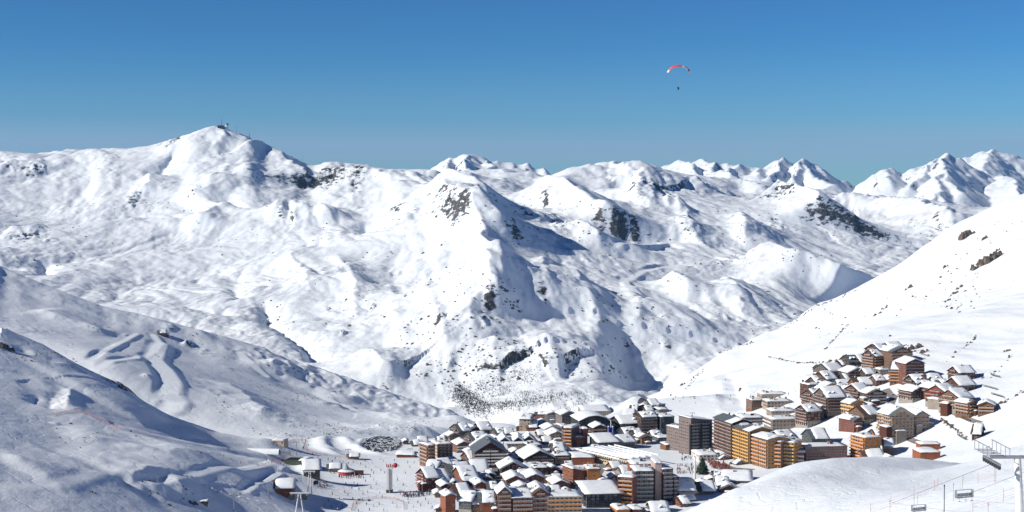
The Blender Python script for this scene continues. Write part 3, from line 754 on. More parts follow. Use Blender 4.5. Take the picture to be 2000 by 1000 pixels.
STOREY = 2.85
BLD_N = [0]
def building(name, cat, label, px, py, wpx, hpx, dep, rot, roof='gy', wall='brown', base=None, balc='', rail='brown', rise=None, over=1.1, snow=1.0,
             chim=1, roofmat=None, snowpart=1.0, win=0.85, ymin=1000, Yfix=None, group=None, sink=7.0, fins=0, wide=3.0):
    """px, py: foot of the near face in the photo; wpx, hpx: near face in photo pixels; dep: metres back"""
    BLD_N[0] += 1; seed = BLD_N[0]; rs = random.Random(seed * 13)
    if Yfix: u, s_ = ray(px, py); x, y = u * Yfix, Yfix; z = s_ * Yfix
    else: x, y, z = hit(Z, px, py, ymin)
    k = y / FPX; w = wpx * k; h = hpx * k * 1.0; d = dep * (({'gx': 1.6, 'gy': 1.45, 'flat': 1.4}.get(roof, 1.15) if name == 'chalet' else {'gx': 1.35, 'gy': 1.3, 'flat': 1.3}.get(roof, 1.15)) if abs(rot) < 60 else 1.0)
    th = R(rot); c, s_ = math.cos(th), math.sin(th)
    cx, cy = x - s_ * d / 2 * 1.0, y + c * d / 2
    t = empty(name, (cx, cy, z), th)
    tag(t, label, cat, group)
    hw, hd = w / 2, d / 2
    ax = 'y' if roof in ('gy', 'shedy', 'barrel') else 'x'
    half = hw if ax == 'y' else hd; leng = hd if ax == 'y' else hw
    if rise is None: rise = {'gy': 0.42, 'gx': 0.5, 'flat': 0.0, 'shedy': 0.16, 'shedx': 0.2, 'barrel': 0.3}[roof] * half
    def prof(a):
        if roof in ('gy', 'gx'): return h + rise * (1 - abs(a) / half)
        if roof == 'shedy': return h + rise * (0.5 - 0.5 * a / half)
        if roof == 'shedx': return h + rise * (0.5 - 0.5 * a / half)
        if roof == 'barrel': return h + rise * (1 - (a / half) ** 2)
        return h
    A = ([-half, 0, half] if roof in ('gy', 'gx') else [half * q for q in (-1, -.75, -.5, -.25, 0, .25, .5, .75, 1)] if roof == 'barrel' else [-half, half])
    wb = 0.0
    if base:
        wb = base * h; m = MB(); m.box(-hw - .06, hw + .06, -hd - .06, hd + .06, -sink, wb); m.build("base_wall", STONE if base else None, t)
    m = MB(); m.prism([(-half, wb if base else -sink), (half, wb if base else -sink)] + [(a, prof(a) - 0.02) for a in A[::-1]], -leng, leng, 0, ax)
    m.build("wall", WM[wall], t)
    # roof
    o = over if roof != 'flat' else 0.35
    th_r = 0.32; snow *= rs.uniform(.7, 1.35)
    if snowpart == 1.0 and roof in ('gx', 'gy') and rs.random() < .5: snowpart = rs.uniform(.66, .92)
    if snowpart < 1 and roofmat is None and roof in ('gx', 'gy'): roofmat = SLATE if rs.random() < .5 else ROOFM
    sl = lambda a: prof(max(-half, min(half, a))) - (rise / half * (abs(a) - half) if (roof in ('gy', 'gx') and abs(a) > half) else 0)
    AA = [A[0] - o] + A[1:-1] + [A[-1] + o] if len(A) > 2 else [A[0] - o, A[-1] + o]
    m = MB(); m.prism([(a, sl(a)) for a in AA] + [(a, sl(a) + th_r) for a in AA[::-1]], -leng - o, leng + o, 0, ax)
    rf = m.build("roof", roofmat or (ROOFM if roof != 'flat' else WM[wall]), t)
    if snow > 0:
        b0, b1 = -leng - o * .95, leng + o * .95
        if snowpart < 1: b0 = b1 - (b1 - b0) * snowpart
        snow_cap(lambda a: sl(a) + th_r, A[0] - o * .97, A[-1] + o * .97, b0, b1, snow * (1.15 if roof == 'flat' else 1), ax, seed, na=11).build("snow_cover", SNOW, t, smooth=True)
    for q in range(chim):
        a = rs.uniform(-.5, .5) * half; b = rs.uniform(-.7, .7) * leng; zc = sl(a) + th_r; m = MB()
        X, Y_ = (a, b) if ax == 'y' else (b, -a)
        m.box(X - .55, X + .55, Y_ - .45, Y_ + .45, zc - .5, zc + 1.7); ch = m.build("chimney", WM[wall] if rs.random() < .5 else STONE, rf)
        m = MB(); m.box(X - .7, X + .7, Y_ - .6, Y_ + .6, zc + 1.72, zc + 2.05); m.build("chimney_snow", SNOW, rf)
    # roof clutter, dormers and lean-tos
    if chim and dep < 30:
        if roof == 'flat' and w > 9:
            for q in range(rs.randint(2, 5)):
                X = rs.uniform(-.42, .42) * w; Y_ = rs.uniform(-.4, .4) * d; a_, b_, c_ = rs.uniform(.4, 1.6), rs.uniform(.4, 1.4), rs.uniform(.9, 2.3)
                m = MB(); m.box(X - a_, X + a_, Y_ - b_, Y_ + b_, h + .2, h + th_r + snow * .7 + c_); m.build("roof_vent", rs.choice((STONE, DARKM, METAL, WM[wall])), rf)
        if roof == 'gx' and w > 8 and rs.random() < .55:
            for q in range(1 if w < 14 else 2):
                X = rs.uniform(-.33, .33) * w; z0 = h + rise * .25; y1 = -hd * .75
                m = MB(); m.prism([(X - 1.5, z0 - 1), (X + 1.5, z0 - 1), (X + 1.5, z0 + 1.3), (X, z0 + 2.3), (X - 1.5, z0 + 1.3)], y1, -hd * .1); dm_ = m.build("dormer", WM[wall], t)
                m = MB(); m.prism([(X - 2.0, z0 + 1.05), (X - 2.0, z0 + 1.7), (X, z0 + 3.1), (X + 2.0, z0 + 1.7), (X + 2.0, z0 + 1.05), (X, z0 + 2.4)], y1 - .5, -hd * .1); m.build("dormer_snow", SNOW, dm_)
                m = MB(); m.quad((X - .8, y1 - .03, z0 - .1), (X + .8, y1 - .03, z0 - .1), (X + .8, y1 - .03, z0 + 1.2), (X - .8, y1 - .03, z0 + 1.2)); m.build("dormer_window", GLASS, dm_)
        if roof in ('gx', 'gy') and w > 7 and rs.random() < .6:
            sd_ = rs.choice((-1, 1)); ww_ = rs.uniform(3, 5.5); dd_ = d * rs.uniform(.35, .7); hh_ = h * rs.uniform(.3, .6); yo = rs.uniform(-.3, .1) * d
            x0, x1 = sorted((sd_ * (hw + .02), sd_ * (hw + ww_))); m = MB(); m.box(x0, x1, yo - dd_ / 2, yo + dd_ / 2, -sink, hh_); an = m.build("annexe", WM[rs.choice((wall, wall, 'stone', 'brown'))], t)
            snow_cap(lambda a: hh_ + .02 + .5 * (1 - (a - x0) / (x1 - x0) if sd_ > 0 else (a - x0) / (x1 - x0)), x0 - (.6 if sd_ < 0 else 0), x1 + (.6 if sd_ > 0 else 0), yo - dd_ / 2 - .5, yo + dd_ / 2 + .5, snow, 'y', seed + 500, na=5, nb=5).build("annexe_snow", SNOW, an, smooth=True)
        if roof == 'gy' and w > 7 and rs.random() < .5:
            X = rs.uniform(-.25, .25) * w; m = MB(); ww_ = w * rs.uniform(.3, .5); hh_ = h * .42
            m.box(X - ww_ / 2, X + ww_ / 2, -hd - 2.6, -hd - .12, -sink, hh_); an = m.build("porch", WM[rs.choice((wall, 'stone'))], t)
            snow_cap(lambda a: hh_ + .02, X - ww_ / 2 - .4, X + ww_ / 2 + .4, -hd - 3.0, -hd - .1, snow, 'y', seed + 700, na=5, nb=4).build("porch_snow", SNOW, an, smooth=True)
    # windows and balconies, face by face
    ns = max(1, int(round(h / STOREY))); sh = h / ns
    faces = {'F': (w, lambda u, o_, zz: (u, -hd - o_, zz)), 'L': (d, lambda u, o_, zz: (-hw - o_, -u, zz)), 'R': (d, lambda u, o_, zz: (hw + o_, u, zz))}
    for fc, (fw, pos) in faces.items():
        nw = max(1, int(fw / wide)); m = MB()
        gable = (fc == 'F' and roof == 'gy') or (fc in 'LR' and roof == 'gx')
        rows_ = list(range(ns)) + ([ns] if gable and rise > 3 else [])
        for r_ in rows_:
            for q in range(nw):
                if rs.random() > win: continue
                uu = (q + .5) / nw * fw - fw / 2 + rs.uniform(-.15, .15)
                if r_ == ns and abs(uu) > fw * 0.22: continue
                ww = rs.choice((.6, .75, 1.0)); z0 = r_ * sh + .75; z1 = z0 + 1.35
                if fc in balc: z0 = r_ * sh + .25; z1 = r_ * sh + 2.25; ww = 1.0
                p = [pos(uu - ww - .12, .07, z0 - .12), pos(uu + ww + .12, .07, z0 - .12), pos(uu + ww + .12, .07, z1 + .12), pos(uu - ww - .12, .07, z1 + .12)]
                m.quad(*p, 1)
                p = [pos(uu - ww, .1, z0), pos(uu + ww, .1, z0), pos(uu + ww, .1, z1), pos(uu - ww, .1, z1)]
                m.quad(*p, 0)
        if m.v: tag(m.build("windows", [GLASS, FRAME if wall not in ('darkgrey',) else METAL], t), kind='stuff')
        if fc in balc:
            segs = max(1, int(round(fw / 14)))
            bm_ = MB()
            for g in range(segs):
                u0 = -fw / 2 + fw * g / segs + .35; u1 = -fw / 2 + fw * (g + 1) / segs - .35
                def bx(u0, u1, o0, o1, z0, z1, mi):
                    pts = [pos(u, o_, zz) for zz in (z0, z1) for (u, o_) in ((u0, o0), (u1, o0), (u1, o1), (u0, o1))]
                    n = len(bm_.v); bm_.v += pts
                    for f in [(0,1,5,4),(1,2,6,5),(2,3,7,6),(3,0,4,7),(4,5,6,7),(3,2,1,0)]: bm_.f.append(tuple(n + i for i in f)); bm_.m.append(mi)
                bx(u0, u1, 0.02, 1.35, -.1, .08, 0); bx(u0, u1, 1.28, 1.38, .085, 1.02, 0)
                bx(u0, u0 + .12, .02, 1.275, .085, 1.0, 0); bx(u1 - .12, u1, .02, 1.275, .085, 1.0, 0)
                if seed % 2 == 0 or snow > 0.5: bx(u0 + .02, u1 - .02, 1.22, 1.42, 1.03, 1.16, 1)
            me = bm_.mesh("balcony", [RAIL[rail], SNOW])
            for r_ in range(1, ns + (1 if gable and rise > 3.5 else 0)):
                if r_ == ns:
                    ob = add("balcony", me, t, (0, 0, r_ * sh)); ob.scale = (.5, 1, 1) if fc == 'F' else (1, .5, 1); continue
                add("balcony", me, t, (0, 0, r_ * sh))
            if fins:
                m = MB()
                for g in range(segs + 1):
                    u0 = -fw / 2 + fw * g / segs
                    pts = [pos(u, o_, zz) for zz in (0, h) for (u, o_) in ((u0 - .2, 0), (u0 + .2, 0), (u0 + .2, 1.5), (u0 - .2, 1.5))]
                    n = len(m.v); m.v += pts
                    for f in [(0,1,5,4),(1,2,6,5),(2,3,7,6),(3,0,4,7),(4,5,6,7),(3,2,1,0)]: m.f.append(tuple(n + i for i in f)); m.m.append(0)
                m.build("fin_walls", WM[wall], t)
    return t
# ------------------------------------------------------------------ the village, house by house
GV = "houses of the main village"; GR = "chalets of the upper village"
def house(label, *a, **k): return building("house", "house", label, *a, **k)
def chalet(label, *a, **k): return building("chalet", "chalet", label, *a, **k)
def block(label, *a, **k): return building("apartment_building", "apartment building", label, *a, **k)

# --- back row, far side of the village
block("tall plain tan block at the far left edge of the village", 1025,842,22,24,16,-12,'gx','beige',rise=3.5,win=.6)
block("small tan and brown block behind the plain tan tower", 1056,824,24,15,14,-8,'gx','tan',rise=2)
chalet("small red-brown house right of the plain tan tower's foot", 1038,842,20,8,12,-5,'gx','red')
block("grey apartment block with stacked balconies, left of the far pair", 1082,827,28,18,16,12,'gy','greywood',balc='F',rail='grey',rise=3)
block("grey apartment block with steep dark right side at the valley edge", 1112,829,30,19,18,14,'gy','mauve',rise=3)
block("wide beige block with a broad flat snow roof at the valley edge", 1165,816,56,13,32,8,'shedx','beige',base=.4,rise=4)
building("sports_hall","hall","dark hall with a large smooth curved snow roof", 1162,846,62,24,34,10,'barrel','darkgrey',rise=5,chim=0,win=.2,snow=1.0)
chalet("brown chalet with cream lower storeys before the dark curved hall", 1172,852,26,17,15,12,'gy','darkbrown',base=.45,balc='F',rail='tan')
chalet("low chalet with broad roof behind the small red-brown house", 1066,838,30,7,18,10,'gy','greywood')
chalet("dark gabled chalet between the cream chalet and the grey block", 1080,848,28,9,18,12,'gy','brown')
chalet("cream walled chalet with snow-topped brown gable by the open square", 1088,862,34,12,16,10,'gy','cream',balc='')
house("snowy shoulder house beside the grey apartment block's foot", 1104,842,12,8,18,14,'shedy','grey')
chalet("small dark gabled house at the crest of the back hill", 1256,801,20,7,12,-15,'gy','darkbrown',balc='F')
chalet("small grey-roofed chalet right beneath the round tunnel mouth", 1279,798,18,7,12,20,'gx','greywood',balc='L')
chalet("little buried house left of the back hill's crest", 1237,805,14,4,10,-10,'gx','tan')
chalet("low snowed-in chalet at the foot of the ploughed bank", 1228,815,20,4,12,-10,'gx','brown')
house("flat grey house on the right shoulder of the back hill", 1296,806,18,6,14,15,'flat','grey')
chalet("broad dark building with a wide hipped snow roof, back centre", 1232,848,40,22,20,14,'gx','darkgrey',rise=5,over=2)
block("tall dark brown block with a bright orange stair column", 1268,850,34,36,18,14,'gx','darkbrown',balc='F',rail='brown',rise=3)
block("dark grey shaded slab at the right end of the back row", 1304,848,28,34,18,18,'flat','darkgrey',win=.4)
house("low shaded house with snow roof before the dark grey slab", 1300,862,30,7,14,16,'flat','slate')
house("small tan house with tipped snow roof on the centre lane", 1264,868,22,13,14,18,'gy','tan')
house("brown cubic house at the corner of the long hall", 1312,879,24,10,12,14,'flat','tan',win=.5)
house("low white roofed kiosk right of the brown cubic house", 1338,873,20,5,12,10,'flat','mauve',chim=0)
house("flat round-edged snow roof pavilion before the dark slab", 1345,868,22,4,14,12,'flat','brick',chim=0)
house("long low shop roof between the pavilion and the terrace", 1358,878,34,5,10,12,'flat','brick',chim=0)
house("low snow-topped house beside the blue columns", 1228,838,18,7,12,18,'gx','mauve')
house("narrow snow roof house just behind the blue columns", 1216,830,22,6,14,20,'shedy','darkgrey')
house("small square roofed house with snow, right of the narrow one", 1232,852,30,6,12,20,'gx','darkgrey')
# dark building with two violet columns
house("dark angular building with crumpled snow roof at the centre", 1190,878,44,14,24,14,'shedx','darkgrey',rise=4,chim=0,over=1.6)
house("dark wing with pale snow roof right of the angular building", 1226,876,34,13,20,22,'gx','slate',rise=4,over=1.6)

# --- chalets on the left knoll of the village
house("grey stone chalet on the knoll, nearest the snowy spur", 889,865,22,14,12,24,'gy','greywood',base=.5)
house("grey timber chalet with steep snow slope, top of the knoll", 908,858,24,17,16,28,'gx','greywood',base=.3,balc='L')
house("brown gabled chalet at the knoll's right end", 930,850,26,11,16,26,'gy','brown',balc='F')
house("low dark chalet behind the knoll's right end", 950,848,24,9,16,22,'gx','darkbrown')
house("small lone dark gable house left of the knoll", 872,863,14,8,10,10,'gy','greywood')
house("long grey timber chalet stepping below the knoll", 940,876,34,15,18,26,'gx','greywood',base=.3,balc='L')
house("red-brown chalet below the knoll with white gable trim", 906,884,26,16,16,16,'gy','brick',balc='F',rail='white')
house("red house with a snow cap beside the slate-roofed hotel", 970,868,20,10,12,18,'gy','red')
house("tan house tucked against the slate-roofed hotel's left wall", 924,908,20,11,14,20,'gx','tan')
block("narrow red-brown tower with stacked balconies beside the piste", 843,912,15,42,14,26,'flat','rust',balc='FL',rail='tan',win=1)
block("cream stepped block with dark vertical stripes beside the piste", 869,905,32,38,16,18,'flat','cream',balc='F',rail='brown',win=1)
house("low cream house at the foot of the stepped block", 884,908,18,10,12,14,'flat','cream')
block("large dark red hotel with a bare slate gable roof", 958,914,62,32,30,6,'gy','darkred',balc='F',rail='white',rise=8,roofmat=SLATE,snowpart=.12,over=1.8,wide=2.6)

# --- dark red chalet quarter, bottom left
chalet("dark red chalet row end by the piste, three balconies", 846,960,24,28,14,24,'gx','darkred',balc='L',rail='red')
chalet("dark red chalet with two stepped snow roofs beside the row end", 866,958,26,20,14,22,'gx','darkred')
chalet("snow roofed chalet at the upper corner of the red quarter", 842,930,22,12,14,-12,'gx','darkred')
chalet("long dark red chalet behind, upper row of the red quarter", 872,928,34,11,16,24,'gx','darkred')
chalet("longest dark red terrace sloping down right in the red quarter", 903,938,46,12,16,24,'gx','darkred',over=1.5)
chalet("broad snow roof chalet in the middle of the red quarter", 921,948,32,10,20,20,'gx','brick')
chalet("gabled chalet with thick rounded snow, red quarter centre", 888,958,22,14,14,18,'gy','darkred')
chalet("tall gabled red chalet over the crowd at the piste edge", 872,968,20,19,14,16,'gy','darkred',balc='F',rail='red')
chalet("pair-roofed chalet at the right of the red quarter", 940,956,22,10,14,14,'gy','brick')
chalet("low thick-snowed house above the deep street cut", 938,930,32,7,18,8,'gx','darkred')
chalet("narrow chalet with double dormers beside the street cut", 951,944,18,9,12,10,'gy','brick')
house("small arched snow porch house at the crowd", 857,972,14,7,10,10,'gy','stone',chim=0)
house("long flat snow roof above the brown gabled front", 936,974,32,8,14,4,'flat','brown',chim=0)
house("wide snow roof with white framed dormer windows", 906,976,28,9,18,20,'gx','darkred',over=1.6)
house("tall rust-brown corner house at the bottom, by the crowd", 880,1006,20,38,12,16,'gy','rust',win=.35)
house("blue-grey fronted house with snow eaves at the bottom", 908,1006,26,28,14,-20,'gx','slate',base=.4,win=1)
house("narrow orange-brown house wedged at the bottom", 928,1006,14,22,12,-14,'gx','tan',win=1)
house("rust-brown gabled house with plain wall, bottom centre left", 951,1008,30,28,14,4,'gx','rust',win=.5)
house("tiny snowed-up kiosk beside the ski school piste", 858,1000,14,5,8,0,'gy','tan',chim=0)

# --- lower centre: red-brown apartment front
block("red-brown gabled apartment front with tan lower balconies", 986,1012,26,50,16,6,'gy','brick',balc='F',rail='tan',rise=4)
block("red-brown balcony terrace between two gabled fronts", 1021,1012,40,40,16,6,'shedx','brick',balc='F',rail='tan',rise=3)
block("red-brown gabled apartment front behind the white lift mast", 1056,1010,34,44,16,8,'gy','brick',balc='F',rail='tan',rise=4)
chalet("chalet with heavy snow and two roof hatches, lower centre", 1007,950,36,13,18,8,'gy','brick')
chalet("wide chalet with overhanging snow behind the hatch roof", 1046,946,38,12,18,8,'gy','brick')
chalet("snow-laden chalet roof with dark skylights, lower centre", 1024,968,30,12,16,10,'gy','brick')
chalet("broad snow roof chalet above the white lift mast", 1052,972,34,14,16,6,'gy','brick')
house("small low hut with one snow slab by the retaining wall", 1076,950,17,6,8,8,'gx','brick',chim=0)
chalet("brown chalet with wide white gable beside the street lamp", 1096,958,32,13,16,10,'gy','rust')
block("dark red-brown hotel with broad porch roof in the street", 1002,932,44,18,20,8,'gy','darkred',base=.2,rise=4.5,over=2)
house("rounded flat snow roof block in the street, lower centre", 1058,928,28,14,20,14,'flat','brown',win=.6)
block("huge dark gabled building with long snow-edged eave", 1054,912,58,18,26,12,'gy','darkbrown',rise=6,over=1.8,balc='F',rail='brown')
chalet("red gable house left of the huge dark gabled building", 1004,908,20,10,12,10,'gy','red')
chalet("second red gable house with snow-filled valley roof", 1020,908,18,12,12,10,'gy','brick')
house("dark brown square house before the shopping roofs", 1046,886,26,16,14,18,'flat','darkbrown')
# shopping gallery with small gables
gal = house("wide snow-roofed shopping gallery with rows of little gables", 1016,878,76,11,36,6,'flat','beige',chim=0,snow=.9)
house("brown balcony house by the stair, right of the huge gable", 1098,908,30,18,14,4,'flat','tan',balc='F',rail='brown')
house("snow-domed low house above the brown balcony house", 1092,886,22,5,16,8,'gx','red')
block("brown tower with slanting rows of sunlit balconies", 1109,874,17,38,16,-22,'flat','brown',balc='FL',rail='orange',win=1)
block("red-brown stepped block with thick snow terraces", 1130,872,24,18,14,4,'flat','rust',win=.3)
house("pink-brown chimney-like stair tower beside the stepped block", 1143,872,9,34,6,10,'flat','brick',win=.4)
house("upper snow terrace house behind the stair tower", 1126,852,22,14,12,4,'flat','brick')
house("wide brown hall with fenced snow roof terrace", 1139,908,44,14,22,4,'flat','rust',win=.1,chim=0)
block("rust-orange block with snow roof and dark window wall", 1130,948,24,28,16,24,'shedy','rust',rise=2,win=.7)
block("tall blank rust-orange block with ochre lower storeys", 1160,948,26,32,14,6,'flat','orange',base=.0,win=.25)
block("beige apartment block with orange cornice at the bottom edge", 1102,1010,70,40,18,4,'flat','cream',balc='F',rail='orange',win=1)
house("orange roof box on top of the beige apartment block", 1128,972,14,9,6,20,'flat','orange',Yfix=1140,win=0,chim=0,sink=2)
block("grey zinc building with glazed loggia and broad snow roof", 1180,992,70,28,24,10,'shedx','darkgrey',rise=4,win=.8,over=2.2,chim=0)
house("dark roof box on the grey zinc building", 1176,952,18,7,6,10,'flat','slate',Yfix=1245,win=0,chim=0,sink=3)
house("orange-brown low house at the very bottom edge", 1218,1008,26,12,14,12,'flat','orange')
house("small snowed house behind the orange-brown low house", 1245,1006,20,10,12,10,'flat','brick')

# --- centre right: towers, hall, terrace
block("left wing of the stepped tower, orange balconies and white panels", 1222,990,30,58,14,-24,'flat','brick',balc='F',rail='orange',fins=1,win=1)
block("middle of the stepped tower, dark balconies and pale strips", 1258,986,38,66,18,4,'flat','darkbrown',balc='F',rail='grey',fins=1,win=1)
block("tall mauve-white slab at the heart of the stepped tower", 1286,980,13,76,16,4,'flat','pink',win=0,chim=0)
block("right wing of the stepped tower with shaded brown balconies", 1304,980,22,64,16,16,'flat','darkred',balc='F',rail='grey',win=1)
block("lowest right step of the stepped tower, leaning terraces", 1320,978,12,46,14,18,'flat','darkbrown',balc='F',rail='grey',win=1)
house("wide brown roof storey crowning the stepped tower", 1262,916,60,9,14,4,'flat','rust',Yfix=1225,chim=1,sink=6,win=.5)
building("sports_hall","hall","large sports hall with ribbed snow roof and glazed left side", 1252,914,52,16,58,32,'shedx','cream',rise=1.5,chim=0,win=1.0,over=.6,snow=.8)
house("white round-fronted restaurant on the busy terrace", 1384,900,38,11,20,8,'flat','white',chim=1)
house("low snow-roofed arcade running right from the restaurant", 1412,893,34,6,16,-10,'flat','mauve',chim=0)
chalet("beige chalet with bulging snow roof by the white mast", 1342,978,32,20,16,8,'gx','beige',win=.6)
house("dark slate hut with snowy gable below the plaza", 1380,966,32,8,14,4,'gx','slate',ymin=1000)
house("low snow roof house right of the slate hut", 1424,962,34,7,14,0,'gy','brown')
house("long snow roof lodge at the edge of the foreground hump", 1440,944,56,6,16,-6,'gx','tan')
house("tiny house with a dark chimney beneath the stepped tower", 1338,990,18,7,10,20,'gx','red')
house("small snow roof under the tower's right foot", 1346,980,20,5,10,14,'gx','mauve')
house("pale canopy roof in the shade at the tower's foot", 1262,996,40,4,10,6,'flat','slate',chim=0,win=.3)
house("snow-covered annexe at the bottom beneath the tower", 1290,1004,34,5,14,8,'gx','slate')
# dark slab and the sunlit row up the street
block("dark mauve slab, left lower part, vertical dark stripes", 1336,880,24,44,16,26,'flat','mauve',win=.9,ymin=1350,fins=0)
block("dark mauve slab, tall part with grey upper storeys", 1370,886,48,64,18,24,'shedy','mauve',rise=3,win=1,ymin=1350,balc='F',rail='grey')
block("brown balcony row behind, slate roof, top of the sunlit row", 1412,892,90,72,18,-74,'gx','brown',balc='F',rail='brown',roofmat=SLATE,rise=3,snow=.5,snowpart=.35,win=1,ymin=1350)
block("bright ochre block with slate and snow roof in the sunlit row", 1448,903,72,66,20,-72,'gx','ochre',balc='F',rail='ochre',roofmat=SLATE,rise=3,snow=.5,snowpart=.4,win=1,ymin=1250)
block("ochre-orange block with white roof, front of the sunlit row", 1484,912,62,58,18,-70,'gx','ochre',balc='F',rail='orange',rise=2,win=1,ymin=1250)
block("orange-brown block with white lower balconies near the hump", 1513,914,28,52,14,-30,'flat','tan',balc='FL',rail='orange',fins=1,win=1,ymin=1200)
block("ochre block with cream panel beside the snow hump", 1540,912,24,48,14,-28,'flat','ochre',balc='F',rail='ochre',win=1,ymin=1200)
house("small brick house in the shade right of the ochre block", 1562,908,18,24,12,-10,'flat','brick',balc='F',rail='white',ymin=1200)
block("long dark red low block with glass bays behind the hump", 1614,904,84,32,14,6,'flat','brick',win=1,ymin=1200,snow=.4,wide=2.4)
house("grey-sided house with pale shed roof behind the dark red block", 1545,874,36,15,18,28,'gx','slate',ymin=1200)
house("grey chalet with glazed gable behind the dark red block", 1602,876,34,20,18,10,'gx','slate',ymin=1200)
# terraced flat-roofed rows on the slope
block("topmost of the flat-roofed beige terrace blocks on the slope", 1512,778,50,8,14,6,'flat','beige',win=1)
block("small square tan block at the left end of the terrace rows", 1478,800,20,18,14,10,'flat','tan')
block("second flat-roofed beige terrace block from the top", 1522,796,48,12,14,6,'flat','beige',win=1)
block("third flat-roofed beige terrace block from the top", 1530,814,48,11,14,6,'flat','beige',win=1)
block("lowest and largest flat-roofed beige terrace block", 1536,840,58,21,18,10,'flat','beige',balc='L',rail='white',win=1)
block("flat grey-brown block left of the lowest terrace block", 1470,834,44,18,16,8,'flat','mauve',balc='F',rail='grey')
house("low snow roof hut at the slope's foot beside the ochre block", 1498,856,24,6,10,10,'gx','stone')

# --- infill between the larger houses
for lab, px, py, w_, h_, d_, rt, rf_, wl_ in (
    ("small snow-roofed house before the shopping gallery's left end", 985,886,16,8,10,12,'gx','brick'),
    ("little brown gable between the gallery and the huge dark gable", 1008,890,16,8,10,12,'gy','brown'),
    ("tan house with white roof behind the second red gable", 1030,896,18,9,10,14,'gx','tan'),
    ("narrow dark house between the dark hotel and the red gable", 990,918,14,11,10,10,'gy','darkred'),
    ("low snowy house at the dark hotel's right foot", 1022,936,16,7,10,8,'gx','brick'),
    ("small house under the huge dark gable's left eave", 1034,926,18,9,10,10,'gx','darkbrown'),
    ("brown lean house in the shaded lane below the huge gable", 1082,926,18,10,10,12,'gy','brown'),
    ("snow-heaped shed by the lane behind the lamp chalet", 1088,942,14,6,8,6,'gx','stone'),
    ("rust house squeezed below the wide brown hall", 1112,922,16,9,10,8,'gx','rust'),
    ("small gable right of the rust-orange pair", 1178,948,16,10,10,10,'gy','brick'),
    ("low roof beside the sunny slope left of the sports hall", 1206,920,18,7,10,20,'gx','tan'),
    ("cluttered snow roof at the sports hall's lower corner", 1224,934,20,9,12,16,'gx','stone'),
    ("brick house with snow slab left of the stepped tower", 1204,944,18,11,10,12,'gy','brick'),
    ("reddish low block against the stepped tower's left wing", 1200,962,16,12,10,8,'flat','brick'),
    ("grey house at the dark angular building's left foot", 1166,888,16,8,10,14,'gx','slate'),
    ("small snow roof below the brown sunlit tower", 1098,884,16,7,10,10,'gx','brown'),
    ("tiny gabled house left of the brown sunlit tower", 1086,874,14,7,8,12,'gy','tan'),
    ("low tan house in front of the cream walled chalet", 1070,868,16,6,9,10,'gx','tan'),
    ("snow-capped brown house at the back of the square", 1060,856,16,7,9,14,'gx','brown'),
    ("grey-brown cabin between the tan tower and the knoll", 996,852,16,6,9,16,'gx','greywood'),
    ("second cabin right of the grey-brown one", 1010,856,14,6,9,12,'gy','brown'),
    ("snowy cabin directly behind the slate-roofed hotel", 976,852,18,7,10,18,'gx','greywood'),
    ("steep small roof left of the slate-roofed hotel", 922,892,16,9,10,20,'gy','brick'),
    ("long snow roof linking the cream block to the red quarter", 886,918,26,7,10,18,'gx','tan'),
    ("small red house at the piste end of the linking roof", 858,920,16,8,10,14,'gx','darkred'),
    ("thick-snowed house above the deep street's left wall", 958,936,16,9,10,8,'gy','darkred'),
    ("low house at the bend of the deep street", 962,962,16,8,10,8,'gx','brick'),
    ("gabled house between the hatch roof and the red-brown front", 985,966,20,11,12,8,'gy','brick'),
    ("snow roof wedged left of the broad mast-side chalet", 1032,984,18,8,10,8,'gx','brick'),
    ("small chalet roof beneath the hatch-roofed chalet", 1002,972,18,8,10,10,'gx','rust'),
    ("orange-brown house behind the beige apartment block", 1084,974,20,10,12,6,'gx','rust'),
    ("brown house between the beige block and the lamp chalet", 1110,970,18,8,10,10,'gy','brown'),
    ("snow roof shed at the grey zinc building's left corner", 1142,978,14,7,8,8,'gx','slate'),
    ("low long roof between tower and beige chalet", 1330,966,14,10,12,14,'gx','mauve'),
    ("white terrace tent roof by the crowded plaza", 1404,938,24,4,12,-6,'gx','white'),
    ("snow-covered bar hut in front of the plaza conifer", 1390,942,18,5,9,0,'gy','tan'),
    ("low market roof on the plaza's near side", 1412,950,22,5,10,0,'gx','brown'),
    ("small snow hut beside the plaza's near side", 1372,948,14,5,8,6,'gy','greywood'),
    ("awninged shop roof under the brown balcony row", 1402,898,18,4,8,-70,'gx','stone'),
    ("awninged shop roof under the bright ochre block", 1434,908,16,4,8,-70,'gx','stone'),
    ("low snow roof by the dark slab's right foot", 1398,884,14,5,10,10,'gx','mauve'),
    ("grey back house between the dark slab and the terraces", 1430,836,24,10,12,14,'gx','slate'),
    ("small snow roof at the left of the flat grey-brown block", 1446,824,16,6,10,10,'gx','mauve'),
    ("narrow house behind the ochre block's ridge", 1478,846,18,8,10,14,'gx','brown'),
    ("dark house between the tall brown block and tan house", 1246,858,16,10,10,16,'gx','darkgrey'),
    ("snow roof step under the dark grey slab", 1284,858,18,7,10,16,'gx','slate'),
    ("little snowed roof below the tunnel gallery", 1268,806,14,5,9,10,'gx','tan'),
    ("right-hand small roof on the back hill's top", 1290,798,12,5,8,18,'gy','brown'),
    ("dark slope house right of the wide hipped roof", 1250,826,16,9,10,14,'gx','darkbrown')):
    house(lab, px, py, w_, h_, d_, rt, rf_, wl_)
UPS = 1.0
def chalet(label, px, py, w_, h_, *a, **k): return building('chalet', 'chalet', label, px, py, w_ * 1.1, h_ * 1.22, *a, **k)
